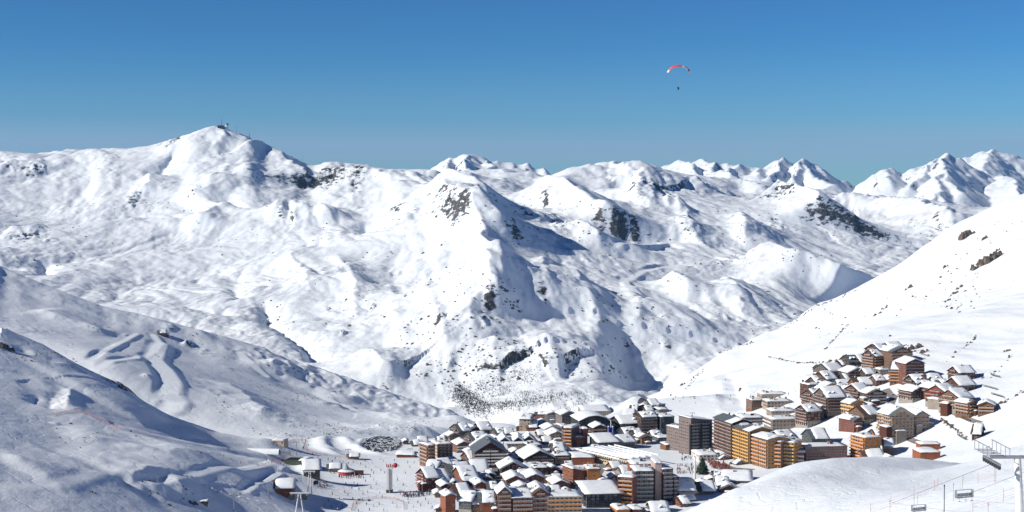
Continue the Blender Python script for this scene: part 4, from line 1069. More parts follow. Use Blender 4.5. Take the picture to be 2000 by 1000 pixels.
# --- upper village on the right-hand slope
chalet("red-brown chalet at the left front of the topmost complex", 1716,722,20,22,12,26,'gx','darkred',balc='FL',rail='tan',base=.15)
chalet("tall red-brown chalet behind the topmost complex's left front", 1728,706,26,18,14,26,'gx','darkred',balc='L',rail='tan')
chalet("highest roofed chalet crowning the upper village", 1752,694,30,10,14,20,'gx','darkred')
chalet("wide tan-brown chalet, right part of the topmost complex", 1762,716,40,24,18,12,'gy','tan',balc='F',rail='tan')
chalet("round-cornered tan block below the topmost complex", 1752,750,26,24,14,-20,'gx','tan',balc='FL',rail='orange')
chalet("brown block with two bright orange columns in the upper village", 1787,746,36,30,16,12,'gy','brick',balc='F',rail='brown')
chalet("flat-eaved chalet with clean white roof below the orange columns", 1803,760,28,11,14,16,'gx','darkbrown',balc='L')
chalet("dark gabled chalet with stone ground floor facing the snowy yard", 1796,782,30,15,14,22,'gy','darkbrown',base=.25,balc='L')
chalet("low brown chalet third from the right in the top row", 1828,754,30,8,12,14,'gx','brown')
chalet("gabled brown chalet in the middle of the right-hand cluster", 1837,774,32,13,14,20,'gy','brown',balc='L')
chalet("bright red timber chalet with white stone base", 1860,788,34,17,14,34,'gx','red',base=.25,balc='L',rail='red')
chalet("lone highest chalet at the right edge of the upper village", 1889,742,32,12,12,16,'gx','brown',balc='L')
chalet("brown chalet just below the lone highest one", 1890,764,32,10,14,18,'gx','brown')
chalet("tan timber chalet with cream garages under it", 1886,800,36,19,14,30,'gx','tan',base=.3,balc='FL',rail='tan')
chalet("tan chalet beside the road, second from the right end", 1902,812,20,20,12,24,'gy','tan',balc='FL',rail='tan')
chalet("rightmost tan chalet at the end of the road", 1926,810,28,15,14,-18,'gy','tan',balc='F',rail='tan')
chalet("brown block at the left lower edge of the upper village", 1588,776,18,20,12,20,'flat','brown',balc='F',rail='brown')
chalet("brown chalet with a thin white mast before it", 1604,764,18,14,12,20,'gx','brown')
chalet("brown chalet with wide snow eave, left group", 1623,758,26,15,14,24,'gx','brown',base=.2)
chalet("double snow roof chalet at the upper left of the upper village", 1634,738,36,11,16,24,'gx','greywood')
chalet("smallest chalet at the upper left edge, half buried", 1612,728,18,6,10,20,'gx','brown')
chalet("wide gabled brown chalet with central chimney stack", 1676,742,36,12,16,14,'gy','brown',balc='F')
chalet("chalet with bare slate patch on its roof, top centre", 1676,717,34,9,14,14,'gx','darkbrown',roofmat=SLATE,snowpart=.4)
chalet("long low snow roof below the chimney stack chalet", 1692,758,40,6,12,10,'gx','tan')
chalet("thin tan chalet between two long snow roofs", 1652,760,32,6,10,10,'gx','tan')
chalet("broad gable with curved timber eave, left centre", 1630,772,48,9,16,12,'gy','tan',over=1.8)
chalet("largest brown chalet of the left group, many balconies", 1634,812,36,30,18,14,'gx','greywood',balc='FL',rail='brown')
chalet("brown wing with snow terrace left of the largest chalet", 1602,796,24,18,14,22,'gx','brown',balc='FL',rail='brown')
chalet("tall narrow brown chalet at the lower left corner", 1590,832,28,24,12,24,'gx','brown',base=.35,balc='L',rail='brown')
chalet("twin roofed brown chalet, left of the dark gable", 1690,780,26,13,14,26,'gx','brown',balc='L')
chalet("dark brown gable chalet facing the shaded yard", 1714,792,34,19,14,10,'gy','brown',base=.2,balc='F',rail='grey')
chalet("ochre balconied chalet in the middle of the slope", 1682,810,26,17,14,24,'gy','ochre',balc='L',rail='ochre')
chalet("chalet with a small red dormer on its snow roof", 1702,826,32,14,14,24,'gx','tan',base=.4)
chalet("small red gable chalet at the lower edge, leaning roof", 1676,842,18,18,14,28,'gy','brick',balc='F',rail='red')
block("large cream hotel with terraced balconies", 1762,862,48,52,18,14,'gy','cream',balc='FL',rail='tan',rise=6)
block("beige gabled wing right of the cream hotel", 1800,842,32,30,16,12,'gy','beige',rise=4,balc='F',rail='tan')
block("orange block with zigzag balconies above the hump", 1704,900,36,46,16,20,'flat','orange',balc='L',rail='orange',win=.5)
house("small brown annexe with snow roof on the orange block's right", 1734,892,18,22,12,-10,'gx','tan')
chalet("low snow-buried roof in front of the orange block", 1708,904,36,8,12,6,'gx','brick')
house("tiny snow roof to the right of the buried one", 1738,900,14,6,8,10,'gy','brick',chim=0)
house("red-brown garage building with two snow terraces", 1817,900,40,16,14,4,'flat','rust',win=.2,chim=0)
house("upper red-brown storey set back on the garage building", 1817,884,40,16,8,4,'flat','rust',win=.2,chim=0)
chalet("half-buried wooden hut alone on the right slope", 1906,858,14,9,14,-24,'gx','darkbrown',chim=0,sink=4)
house("brown mountain hut alone on the left-hand hillside", 316,656,16,6,10,10,'gx','brick',ymin=1800)

for lab, px, py, w_, h_, d_, rt, rf_, wl_ in (
    ("small brown chalet between the mast chalet and the eave chalet", 1612,766,14,9,9,22,'gx','brown'),
    ("low snow roof above the broad curved gable", 1646,768,20,6,9,14,'gx','tan'),
    ("brown chalet squeezed right of the broad curved gable", 1662,774,18,10,10,18,'gy','brown'),
    ("tiny chalet under the chimney stack chalet's left eave", 1656,748,14,7,9,18,'gx','darkbrown'),
    ("dark chalet right of the chimney stack chalet", 1700,742,16,10,10,14,'gx','darkbrown'),
    ("stone garage house below the topmost complex", 1728,732,18,8,9,10,'flat','stone'),
    ("small chalet in the shade left of the round-cornered block", 1720,752,16,8,9,14,'gx','brown'),
    ("snow-roofed shed at the ochre chalet's foot", 1668,822,14,6,8,20,'gx','brown'),
    ("brown chalet right of the ochre balconied one", 1704,804,16,9,9,18,'gy','brown'),
    ("low brown house behind the red timber chalet", 1846,762,18,8,9,18,'gx','brown'),
    ("little chalet left of the gabled brown chalet", 1816,766,16,9,9,18,'gx','darkbrown'),
    ("small tan house left of the cream garages", 1866,798,14,9,9,26,'gx','tan'),
    ("brown chalet wedged behind the largest brown chalet", 1660,794,18,10,10,16,'gx','greywood'),
    ("upper snow roof chalet left of the slate patch roof", 1650,720,16,6,9,18,'gx','brown'),
    ("brown terrace house before the large cream hotel", 1740,862,22,10,9,10,'flat','tan'),
    ("snow terrace roof between the orange block and the cream hotel", 1722,860,22,8,10,12,'gx','rust')):
    chalet(lab, px, py, w_, h_, d_, rt, rf_, wl_)
# ------------------------------------------------------------------ extra pieces on special buildings
def at(px, py, ymin=1000): return hit(Z, px, py, ymin)
def find(txt):
    for o in bpy.data.objects:
        if txt in o.get("label", ""): return o
# little gables on the shopping gallery
gk = 1.0
for i, (gx_, gy_) in enumerate(((-.34, -.55), (-.34, .2), (-.02, -.6), (.02, .15), (.3, .4), (.26, -.25))):
    w_, d_ = 38, 46; hh = 6.1
    X, Y_ = gx_ * w_, gy_ * 20
    m = MB(); m.prism([(X - 4.2, hh), (X + 4.2, hh), (X, hh + 3.6)], Y_ - 3, Y_ + 9); dm = m.build("dormer", WM["darkbrown"], gal)
    m = MB(); m.prism([(X - 5, hh + .2), (X - 5, hh + .9), (X, hh + 4.9), (X + 5, hh + .9), (X + 5, hh + .2), (X, hh + 3.8)], Y_ - 3.8, Y_ + 9); m.build("dormer_snow", SNOW, dm)
# orange columns
def column_on(txt, dx, dy, hgt, rad, mat):
    t = find(txt); m = MB(); m.tube((dx, dy, -3), (dx, dy, hgt), rad, n=10); return m.build("stair_column", mat, t)
ORG = plain("orange_paint", (0.62, 0.22, 0.06), 0.7)
column_on("two bright orange columns", 1.5, -8.8, 14.5, 1.3, ORG); column_on("two bright orange columns", 9.0, -8.6, 12, 1.0, ORG)
column_on("bright orange stair column", 3.0, -10.6, 17, 1.3, ORG)
# violet-blue columns by the angular building
VIO = plain("violet_paint", (0.09, 0.08, 0.42), 0.5)
for i, (px, lab) in enumerate(((1188.5, "left one of two violet-blue round columns by the dark angular building"), (1197, "right one of two violet-blue round columns by the dark angular building"))):
    x, y, z = at(px, 861); t = empty("advertising_column", (x, y, z)); tag(t, lab, "column", "violet-blue columns")
    m = MB(); m.tube((0, 0, -4), (0, 0, 13.2), 0.95, n=12); m.build("shaft", VIO, t, True)
    m = MB(); m.tube((0, 0, 13.2), (0, 0, 14.1), 1.0, .5, n=12); m.build("snow_cap", SNOW, t, True)
# tunnel gallery on the back hill
x, y, z = at(1266, 790); t = empty("tunnel_gallery", (x, y, z), R(25)); tag(t, "round dark tunnel mouth with a slanting beam on the back hill", "tunnel")
m = MB(); n = 14
for i in range(n):
    a0, a1 = math.pi * i / n, math.pi * (i + 1) / n
    for (r0, mi) in ((6.4, 0),):
        m.quad((r0 * math.cos(a0), -8, r0 * math.sin(a0)), (r0 * math.cos(a1), -8, r0 * math.sin(a1)), (r0 * math.cos(a1), 12, r0 * math.sin(a1)), (r0 * math.cos(a0), 12, r0 * math.sin(a0)))
        m.quad((5.6 * math.cos(a0), -8, 5.6 * math.sin(a0)), (5.6 * math.cos(a1), -8, 5.6 * math.sin(a1)), (5.6 * math.cos(a1), 12, 5.6 * math.sin(a1)), (5.6 * math.cos(a0), 12, 5.6 * math.sin(a0)))
        m.quad((6.4 * math.cos(a0), -8, 6.4 * math.sin(a0)), (6.4 * math.cos(a1), -8, 6.4 * math.sin(a1)), (5.6 * math.cos(a1), -8, 5.6 * math.sin(a1)), (5.6 * math.cos(a0), -8, 5.6 * math.sin(a0)))
m.poly([(5.7 * math.cos(math.pi * i / n), 11, 5.7 * math.sin(math.pi * i / n)) for i in range(n + 1)]); m.build("vault", DARKM, t)
m = MB(); m.tube((-16, -6, 12), (14, -12, -1), 1.1, n=6); m.build("beam", METAL, t)
# sports hall ribs and glazing bars
sh_ = find("ribbed snow roof")
for i in range(7):
    m = MB(); m.box(-20 + i * 6.6 - .25, -20 + i * 6.6 + .25, -31, 31, 8.2, 9.35); m.build("roof_rib", SNOW, sh_)
for txt, xs in (("tall part with grey upper", (-12, -2, 8)), ("left lower part", (-3, 5))):
    t = find(txt)
    if t:
        for xq in xs:
            m = MB(); m.box(xq - .8, xq + .8, -13.2, -11.0, -4, 26); 
            m.build("dark_stripe", DARKM, t)

# ------------------------------------------------------------------ lift stations and ski base
t = building("lift_station", "lift station", "dark green lift station with a white tilted roof by the piste", 609,934,32,16,14,8,'shedx','green',chim=0,win=.6,rise=5,over=1.2)
building("lift_station", "lift station", "long low dark green building behind the green lift station", 577,909,46,9,12,-14,'flat','green',chim=0,win=.2,snowpart=.35)
building("lift_station", "lift station", "brown fronted chairlift station under a huge bulging snow roof", 551,968,40,16,18,4,'gx','rust',chim=0,win=.2,snow=2.2,over=2.5,rise=3)
building("hut", "hut", "small flat-roofed hut at the far top of the beginners' piste", 543,868,24,7,9,-10,'flat','cream',chim=0,snow=.5)
building("hut", "hut", "long brown snow-roofed hut below the car park", 792,894,36,6,8,-8,'gx','rust',chim=0,win=.4,rise=1.5)
building("hut", "hut", "small brown gabled hut right of the car park", 793,868,10,6,8,10,'gy','brick',chim=0)
building("hut", "hut", "low reddish hut among the snow banks by the piste", 690,897,22,5,7,6,'gx','brick',chim=0,rise=1.4)
building("tent", "tent", "snow-covered tent roof beside the round red bar", 653,922,26,7,14,6,'gx','stone',chim=0,win=0,rise=2)
building("hut", "hut", "stone and wood chairlift hut at the bottom left edge", 398,986,14,6,7,4,'flat','greywood',chim=0,snow=.5,ymin=700)
for i, (px, py, w_, h_, lab) in enumerate(((862,868,16,6,"small snowy cabin between the car park and the village"), (812,872,14,4,"low grey cabin beyond the long brown hut"), (826,866,18,5,"flat snow-covered cabin at the village's far left"))):
    building("hut", "hut", lab, px, py, w_, h_, 8, 10, 'gx', 'greywood', chim=0)
# round red bar with a cone roof
x, y, z = at(676, 927); t = empty("round_bar", (x, y, z)); tag(t, "round red bar with a pale pointed cone roof on the piste", "bar")
m = MB(); m.tube((0, 0, -1), (0, 0, 3.0), 6.2, n=16); m.build("wall", REDM, t)
m = MB(); m.tube((0, 0, 3.02), (0, 0, 4.2), 7.0, 4.4, n=16); m.build("snow_cover", SNOW, t)
m = MB(); m.tube((0, 0, 4.22), (0, 0, 9.5), 3.4, 0.2, n=12); m.build("cone_roof", plain("cone_cloth", (0.33, 0.40, 0.42), .8), t)
m = MB(); m.box(7, 14, -2, 2.5, -1, 3.2); m.build("annexe", WM["brown"], t)
# conveyor tunnel
x, y, z = at(520, 886); t = empty("conveyor_tunnel", (x, y, z), R(-8)); tag(t, "white half-round conveyor tunnel beside the beginners' piste", "tunnel")
m = MB(); n = 10; L_ = 16
for i in range(n):
    a0, a1 = math.pi * i / n, math.pi * (i + 1) / n
    m.quad((-L_, 3 * math.cos(a0), 4.2 * math.sin(a0)), (-L_, 3 * math.cos(a1), 4.2 * math.sin(a1)), (L_ * .7, 3 * math.cos(a1), 4.2 * math.sin(a1)), (L_ * .7, 3 * math.cos(a0), 4.2 * math.sin(a0)))
m.poly([(-L_, 3 * math.cos(math.pi * i / n), 4.2 * math.sin(math.pi * i / n)) for i in range(n + 1)]); m.build("shell", SNOW, t, True)
m = MB(); m.poly([(L_ * .7 - .3, 2.9 * math.cos(math.pi * i / n), 4.1 * math.sin(math.pi * i / n)) for i in range(n + 1)]); m.build("mouth", DARKM, t)
m = MB(); m.box(L_ * .7, L_ * .7 + 9, -2, 2, -.5, 1.6); m.build("belt_house", METAL, t)
# tall white pillar with a red ball
x, y, z = at(761, 962); k = y / FPX; t = empty("pillar", (x, y, z)); tag(t, "tall white advertising pillar with red letters and ball on the piste", "pillar")
H_ = 50 * k
m = MB(); m.box(-2, 2, -1.6, 1.6, -2, H_); m.build("shaft", WHITEM, t)
m = MB(); m.box(-.5, .5, -2.2, -1.62, 0, H_ - 1); m.build("rib", METAL, t)
m = MB(); m.box(-2.4, 2.4, -2, 2, -2, 2.2); m.build("plinth", DARKM, t)
for i, ch in enumerate((-2.4, -1.1, .2, 1.5)):
    m = MB(); m.box(ch, ch + .8, -.3, .3, H_ + .05, H_ + (1.9 if i % 2 else 2.6)); m.build("letter", REDM, t)
bmq = bmesh.new(); bmesh.ops.create_icosphere(bmq, subdivisions=2, radius=1.9); meb = bpy.data.meshes.new("ball"); bmq.to_mesh(meb); bmq.free(); meb.materials.append(REDM)
add("ball", meb, t, (4.2, 0, H_ + 1.4))
m = MB(); m.tube((2, 0, H_ - 1), (4.2, 0, H_ + 1), .18); m.build("arm", METAL, t)

def mast(px, py, hpx, label, arm=3.0, mat=None, r=.28, name="lift_pylon", ymin=1000, cat="pylon", rot=0, Yfix=None):
    if Yfix: u, s_ = ray(px, py); x, y, z = u * Yfix, Yfix, s_ * Yfix
    else: x, y, z = hit(Z, px, py, ymin)
    H = hpx * y / FPX; t = empty(name, (x, y, z), R(rot)); tag(t, label, cat)
    m = MB(); m.tube((0, 0, -3), (0, 0, H), r * 1.5, r, n=8); m.build("post", mat or METAL, t)
    if arm:
        m = MB(); m.box(-arm, arm, -.2, .2, H - .3, H + .1); m.build("crossarm", mat or METAL, t)
        for sx in (-1, 1):
            m = MB(); m.box(sx * arm - .15, sx * arm + .15, -1.3, 1.3, H - .75, H - .32); m.build("sheaves", DARKM, t)
    return t
for q in ((579,890,27,"thin T-shaped lift pylon on the beginners' piste"), (590,864,13,"short pylon beside the red netting above the beginners' piste"), (637,862,16,"pale lift pylon above the curved snow banks"), (680,897,20,"thin lift pylon in front of the curved snow banks"),
          (801,892,16,"thin lift pylon behind the long brown hut"), (524,970,26,"pale post on the left of the bulging snow roof station"), (1352,832,26,"T-shaped lift pylon on the slope above the dark slab"),
          (308,944,14,"lone lift pylon low on the left-hand slope"), (82,563,10,"small lift pylon high on the left-hand hillside"), (457,1000,34,"grey lift pylon at the bottom left edge"), (1334,535,8,"distant lift pylon on the middle mountain terrace"), (1437,502,8,"distant lift pylon right of the terrace track")):
    mast(*q, arm=2.2 if q[2] > 12 else 1.4, ymin=700 if q[1] > 900 else (2800 if 480 < q[1] < 540 and q[0] > 900 else 1000), r=.25 if q[1] > 560 else .6)
# A-frame gondola towers
def aframe(px, py, hpx, label, arm, legs):
    x, y, z = at(px, py); H = hpx * y / FPX; t = empty("gondola_tower", (x, y, z)); tag(t, label, "pylon", None)
    for sx in (-1, 1):
        m = MB(); m.tube((sx * legs, 0, -3), (sx * .5, 0, H), .42, .34, n=8); m.build("leg", WHITEM, t)
    m = MB(); m.box(-arm, arm, -.45, .45, H - .4, H + .3); m.build("crossarm", WHITEM, t)
    for sx in (-1, 1):
        m = MB(); m.box(sx * arm * .8 - .3, sx * arm * .8 + .3, -3, 3, H - 1.1, H - .45); m.build("sheaves", METAL, t)
    return t, (x, y, z + H)
tA, topA = aframe(585, 1012, 50, "white A-frame gondola tower at the bottom edge", 6.0, 3.4)
tB, topB = aframe(605, 966, 46, "white gondola tower beside the green lift station", 4.0, 1.6)
def cabin(loc, label, s=1.0):
    t = empty("gondola_cabin", loc); tag(t, label, "gondola", "gondola cabins on the left ropeway")
    m = MB(); m.prism([(-1.5*s, -3.6*s), (1.5*s, -3.6*s), (1.75*s, -2.2*s), (1.3*s, -1.1*s), (-1.3*s, -1.1*s), (-1.75*s, -2.2*s)], -1.3*s, 1.3*s); m.build("shell", DARKM, t)
    m = MB(); m.box(-1.45*s, 1.45*s, -1.33*s, 1.33*s, -2.3*s, -1.4*s); m.build("window_band", GLASS, t)
    m = MB(); m.tube((0, 0, -1.1*s), (0, 0, 0), .1); m.build("hanger", METAL, t)
cabin((topA[0] - 5, topA[1] + 3, topA[2] - .5), "left gondola cabin hanging at the bottom white tower", 1.2); cabin((topA[0] + 2.8, topA[1] + 4, topA[2] - .4), "right gondola cabin hanging at the bottom white tower", 1.2); cabin((topB[0] + 4.4, topB[1] + 2, topB[2] - 6), "gondola cabin hanging before the green lift station")
def cable(name, pts, r, label, cat="cable", mat=None, sag=0.0):
    c = bpy.data.curves.new(name, 'CURVE'); c.dimensions = '3D'; c.bevel_depth = r; c.bevel_resolution = 1
    P = []
    for a, b in zip(pts[:-1], pts[1:]):
        for i in range(9):
            q = i / 8; v = Vector(a).lerp(Vector(b), q); v.z -= sag * 4 * q * (1 - q)
            if i or not P: P.append(v)
    sp = c.splines.new('POLY'); sp.points.add(len(P) - 1)
    for i, v in enumerate(P): sp.points[i].co = (*v, 1)
    o = bpy.data.objects.new(name + "_curve", c); COL.objects.link(o); dg = bpy.context.evaluated_depsgraph_get()
    me = bpy.data.meshes.new_from_object(o.evaluated_get(dg)); bpy.data.objects.remove(o); me.materials.clear(); me.materials.append(mat or DARKM)
    o = add(name, me); tag(o, label, cat); return o
xs_, ys_, zs_ = at(520, 964)
cable("lift_cable", [(topA[0] - 5, topA[1], topA[2]), (xs_ - 60, ys_ + 40, zs_ + 16)], .06, "thin lift cable running left from the white A-frame tower", sag=2)

# ------------------------------------------------------------------ people
CLOTH = [plain("jacket_%s" % n, c, .8) for n, c in (("black", (0.02, 0.02, 0.025)), ("navy", (0.03, 0.05, 0.12)), ("red", (0.45, 0.03, 0.03)), ("blue", (0.04, 0.13, 0.4)), ("orange", (0.6, 0.18, 0.03)), ("grey", (0.12, 0.12, 0.13)), ("white", (0.6, 0.6, 0.6)))]
PANTS = [plain("trousers_black", (0.02, 0.02, 0.022), .8), plain("trousers_grey", (0.09, 0.09, 0.1), .8), plain("trousers_brown", (0.08, 0.05, 0.03), .8)]
SKIN = plain("helmet", (0.06, 0.06, 0.07), .5); SKIM = plain("skis", (0.25, 0.05, 0.05), .4)
def person_mesh(kind):
    J = {'pel': (0, 0, .92), 'chest': (0, -.04, 1.3), 'neck': (0, -.05, 1.5), 'head': (0, -.07, 1.66), 'top': (0, -.07, 1.8)}
    bend = .16 if kind == 'ski' else .02
    V = [J['pel'], J['chest'], J['neck'], J['head'], J['top']]; rad = [.17, .2, .09, .13, .1]; E = [(0, 1), (1, 2), (2, 3), (3, 4)]
    for sx in (-1, 1):
        k = len(V); V += [(sx * .12, 0, .86), (sx * .15, -bend, .5), (sx * .15, 0, .1), (sx * .15, -.17, .05)]; rad += [.12, .09, .07, .06]; E += [(0, k), (k, k + 1), (k + 1, k + 2), (k + 2, k + 3)]
        k = len(V); V += [(sx * .22, -.04, 1.38), (sx * .36, -.06 - bend * .3, 1.1), (sx * .33, -.3 if kind == 'ski' else -.1, .95)]; rad += [.09, .07, .055]; E += [(1, k), (k, k + 1), (k + 1, k + 2)]
    me = bpy.data.meshes.new("p"); me.from_pydata(V, E, []); o = bpy.data.objects.new("p", me); COL.objects.link(o)
    o.modifiers.new("s", 'SKIN')
    for i, r_ in enumerate(rad): me.skin_vertices[0].data[i].radius = (r_, r_ * .85)
    me.skin_vertices[0].data[0].use_root = True
    dg = bpy.context.evaluated_depsgraph_get(); out = bpy.data.meshes.new_from_object(o.evaluated_get(dg)); bpy.data.objects.remove(o)
    return out
def finish_person(base, jacket, pants, skis):
    bm = bmesh.new(); bm.from_mesh(base)
    for f in bm.faces:
        c = f.calc_center_median(); f.material_index = 2 if c.z > 1.53 else (0 if c.z > .9 else 1); f.smooth = True
    me = bpy.data.meshes.new("person"); bm.to_mesh(me); bm.free()
    if skis:
        b = bmesh.new(); b.from_mesh(me)
        for sx in (-1, 1):
            r_ = bmesh.ops.create_cube(b, size=1)
            for v in r_['verts']: v.co = Vector((v.co.x * .1 + sx * .15, v.co.y * 1.7 - .1, v.co.z * .03 + .015))
            for v in r_['verts']:
                for f in v.link_faces: f.material_index = 3
        b.to_mesh(me); b.free()
    for m_ in (jacket, pants, SKIN, SKIM): me.materials.append(m_)
    return me
base_ski, base_std = person_mesh('ski'), person_mesh('std')
PM_SKI = [finish_person(base_ski, CLOTH[i % 7], PANTS[i % 3], True) for i in range(7)]
PM_STD = [finish_person(base_std, CLOTH[i % 7], PANTS[(i * 2) % 3], False) for i in range(7)]
JN = ("black", "navy", "red", "blue", "orange", "grey", "white")
EXTRA = []
def person(px, py, label, group, ids, rs, ymin=1000, ski=False, solo=True):
    x, y, z = hit(Z, px, py, ymin); i = rs.choice(ids); s_ = rs.uniform(1.05, 1.2); rz = rs.uniform(0, 6.28)
    if not solo: EXTRA.append((i, x, y, z, rz, s_)); return
    o = add("person", (PM_SKI if ski else PM_STD)[i], None, (x, y, z + .01)); o.rotation_euler = (0, 0, rz); o.scale = (s_,) * 3
    tag(o, label % JN[i], "person", group)
ALL7 = list(range(7))
rs = random.Random(5)
SK = [(742,897),(748,902),(770,899),(727,907),(735,912),(716,913),(724,921),(731,926),(745,918),(752,926),(693,925),(700,933),(706,928),(712,940),(722,932),(729,938),(690,945),(697,950),(688,955),(676,948),(702,958),(708,967),(716,962),(725,955),(733,948),
      (740,965),(748,972),(742,985),(730,990),(716,985),(706,978),(696,984),(688,975),(680,968),(672,962),(664,975),(656,985),(648,992),(660,996),(676,992),(640,978),(634,988),(628,995),(650,965),(668,990),(698,998),(722,998),(750,998),
      (775,940),(790,925),(800,915),(810,905),(822,908),(830,915),(786,950),(796,905),(780,912),(815,930),(768,985),(775,992),(800,985),(808,990),(815,982),(822,988),(838,985),(845,992),(830,978),(795,975),(757,940),(782,965),
      (640,898),(648,902),(655,897),(664,905),(672,903),(680,908),(690,904),(704,906),(712,902),(612,888),(600,883),(586,888),(570,880),(560,874),(548,878),(555,884),(577,872),(592,868),(603,871),(565,888),(540,882),(622,893),(632,890),
      (430,890),(438,894),(470,905),(448,878),(455,882),(1420,760),(1428,774),(1432,790),(1416,742),(1424,782),(1540,770),(1552,762)]
for q in SK: person(q[0] + rs.uniform(-2, 2), q[1] + rs.uniform(-1.5, 1.5), "tiny skier in a %s jacket out on the open white piste", "skiers on the pistes", ALL7, rs, ski=True)
for i in range(46): person(rs.uniform(662, 712), rs.uniform(928, 934) + rs.uniform(-2, 3), "person in a %s jacket standing before the round red bar", "people in front of the round red bar", ALL7, rs, solo=i < 30)
for i in range(80):
    q = rs.random(); person(788 + q * 52 + rs.uniform(-4, 4), 968 - q * 3 + rs.uniform(-4, 5), "person in a %s jacket in the crowd at the red quarter's piste edge", "crowd beside the red quarter", [0, 0, 1, 2, 3, 5], rs, solo=i < 50)
for i in range(40): person(rs.uniform(612, 640), rs.uniform(944, 954), "person in a %s jacket waiting by the gondola towers", "lift queue by the gondola towers", ALL7, rs, solo=i < 25)
for i in range(260):
    a, b = rs.random(), rs.random(); px = 1384 + a * 40 + b * 10 - 5; py = 899 + a * 9 + b * 15
    person(px, py, "person in a %s jacket on the crowded terrace below the ochre row", "crowd on the restaurant terrace", [0, 2, 2, 1, 4, 5, 2], rs, solo=i < 50)
for i in range(80): person(rs.uniform(1330, 1366), rs.uniform(878, 900), "person in a %s jacket on the terrace left of the round restaurant", "crowd left of the restaurant", ALL7, rs, solo=i < 20)
for i in range(70): person(rs.uniform(1322, 1362), rs.uniform(908, 926), "person in a %s jacket on the plaza behind the stepped tower", "crowd on the plaza", ALL7, rs, solo=i < 15)
bm = bmesh.new()
for (i, x, y, z, rz, s_) in EXTRA:
    k = len(bm.verts); kf = len(bm.faces); bm.from_mesh(PM_STD[i]); bm.verts.ensure_lookup_table(); bm.faces.ensure_lookup_table(); mt = Matrix.Translation((x, y, z)) @ Matrix.Rotation(rz, 4, 'Z') @ Matrix.Scale(s_, 4)
    for v in bm.verts[k:]: v.co = mt @ v.co
    for f in bm.faces[kf:]: f.material_index = (i, 7 + i % 3, 10, 10)[min(f.material_index, 3)]
me = bpy.data.meshes.new("crowd"); bm.to_mesh(me); bm.free()
for m_ in CLOTH + PANTS + [SKIN]: me.materials.append(m_)
o = add("crowd", me); tag(o, "dense crowd of people filling the terraces and plaza", "crowd", kind='stuff')
# ------------------------------------------------------------------ parked cars
PAINT = [plain("car_paint_%d" % i, c, .3, .2) for i, c in enumerate(((0.02, 0.02, 0.025), (0.10, 0.10, 0.11), (0.35, 0.36, 0.37), (0.03, 0.05, 0.12), (0.55, 0.55, 0.56), (0.2, 0.03, 0.03), (0.05, 0.05, 0.055)))]
TYRE = plain("tyre", (0.015, 0.015, 0.015), .9)
def car_mesh(i):
    m = MB()
    m.prism([(-2.1, .35), (2.1, .35), (2.15, .75), (1.2, .95), (-2.0, .98), (-2.15, .7)], -.86, .86, 0, 'y')
    m.prism([(-1.8, .95), (1.15, .93), (.45, 1.45), (-1.45, 1.48)], -.76, .76, 1, 'y')
    m.box(-1.4, .42, -.72, .72, 1.46, 1.5 + (.14 if i % 3 else 0), 2 if i % 3 else 0)
    for sx in (-1.35, 1.35):
        for sy in (-.8, .8): m.tube((sx, sy - .1, .33), (sx, sy + .1, .33), .33, n=8, mi=3)
    return m.mesh("car", [PAINT[i], GLASS, SNOW, TYRE])
CARS = [car_mesh(i) for i in range(7)]
rs = random.Random(11); n = 0
for row in range(15):
    py = 855.5 + row * 2.1
    for col in range(26):
        px = 711 + col * 2.75 + rs.uniform(-.5, .5) + (row % 2) * .8
        if ((px - 746) / 37) ** 2 + ((py - 868.5) / 14.5) ** 2 > 1 or rs.random() < .10 or n >= 290: continue
        x, y, z = hit(Z, px, py + rs.uniform(-.3, .3), 1200); n += 1
        ci = rs.randrange(7); o = add("car", CARS[ci], None, (x, y, z + .02)); o.rotation_euler = (0, 0, R(65 + rs.uniform(-4, 4)) + (math.pi if rs.random() < .5 else 0)); o.scale = (1.12,) * 3
        tag(o, "%s car parked in the packed oval car park" % ("black", "dark grey", "silver", "navy", "white", "dark red", "charcoal")[ci], "car", "cars in the oval car park")
for i, (px, py, rz, lab) in enumerate(((1700,832,40,"dark car parked below the chalet with the red dormer"), (1735,803,60,"dark car on the ploughed road among the chalets"), (1745,772,20,"car parked in the yard of the upper village"), (1428,906,70,"car parked below the ochre row"), (1098,936,30,"car in the shaded lane by the rust block"), (975,928,80,"car in the deep street cut by the dark hotel"), (980,945,80,"lower car in the deep street cut"))):
    x, y, z = hit(Z, px, py, 1000); o = add("car", CARS[i % 7], None, (x, y, z + .02)); o.rotation_euler = (0, 0, R(rz)); tag(o, lab, "car")

# ------------------------------------------------------------------ roads: ploughed grey strips on the ground
ASPH = plain("ploughed_road", (0.20, 0.19, 0.185), .9, 0, .35, .3)
def strip(name, pts, w, mat, lift=.12):
    P = [Vector(hit(Z, *q, 1000)) for q in pts]; Q = []
    for a, b in zip(P[:-1], P[1:]):
        for i in range(10): Q.append(a.lerp(b, i / 10))
    Q.append(P[-1]); m = MB(); k = 0
    for i, p in enumerate(Q):
        d = (Q[min(i + 1, len(Q) - 1)] - Q[max(i - 1, 0)]); d.z = 0; d.normalize(); nn = Vector((-d.y, d.x, 0))
        for s_ in (-1, -.33, .33, 1):
            q = p + nn * s_ * w / 2; m.v.append((q.x, q.y, ground(q.x, q.y) + lift))
        if i:
            for j in range(3): m.f.append((4 * i - 4 + j, 4 * i - 3 + j, 4 * i + 1 + j, 4 * i + j)); m.m.append(0)
    o = m.build(name, mat, None, True); tag(o, kind='structure'); return o
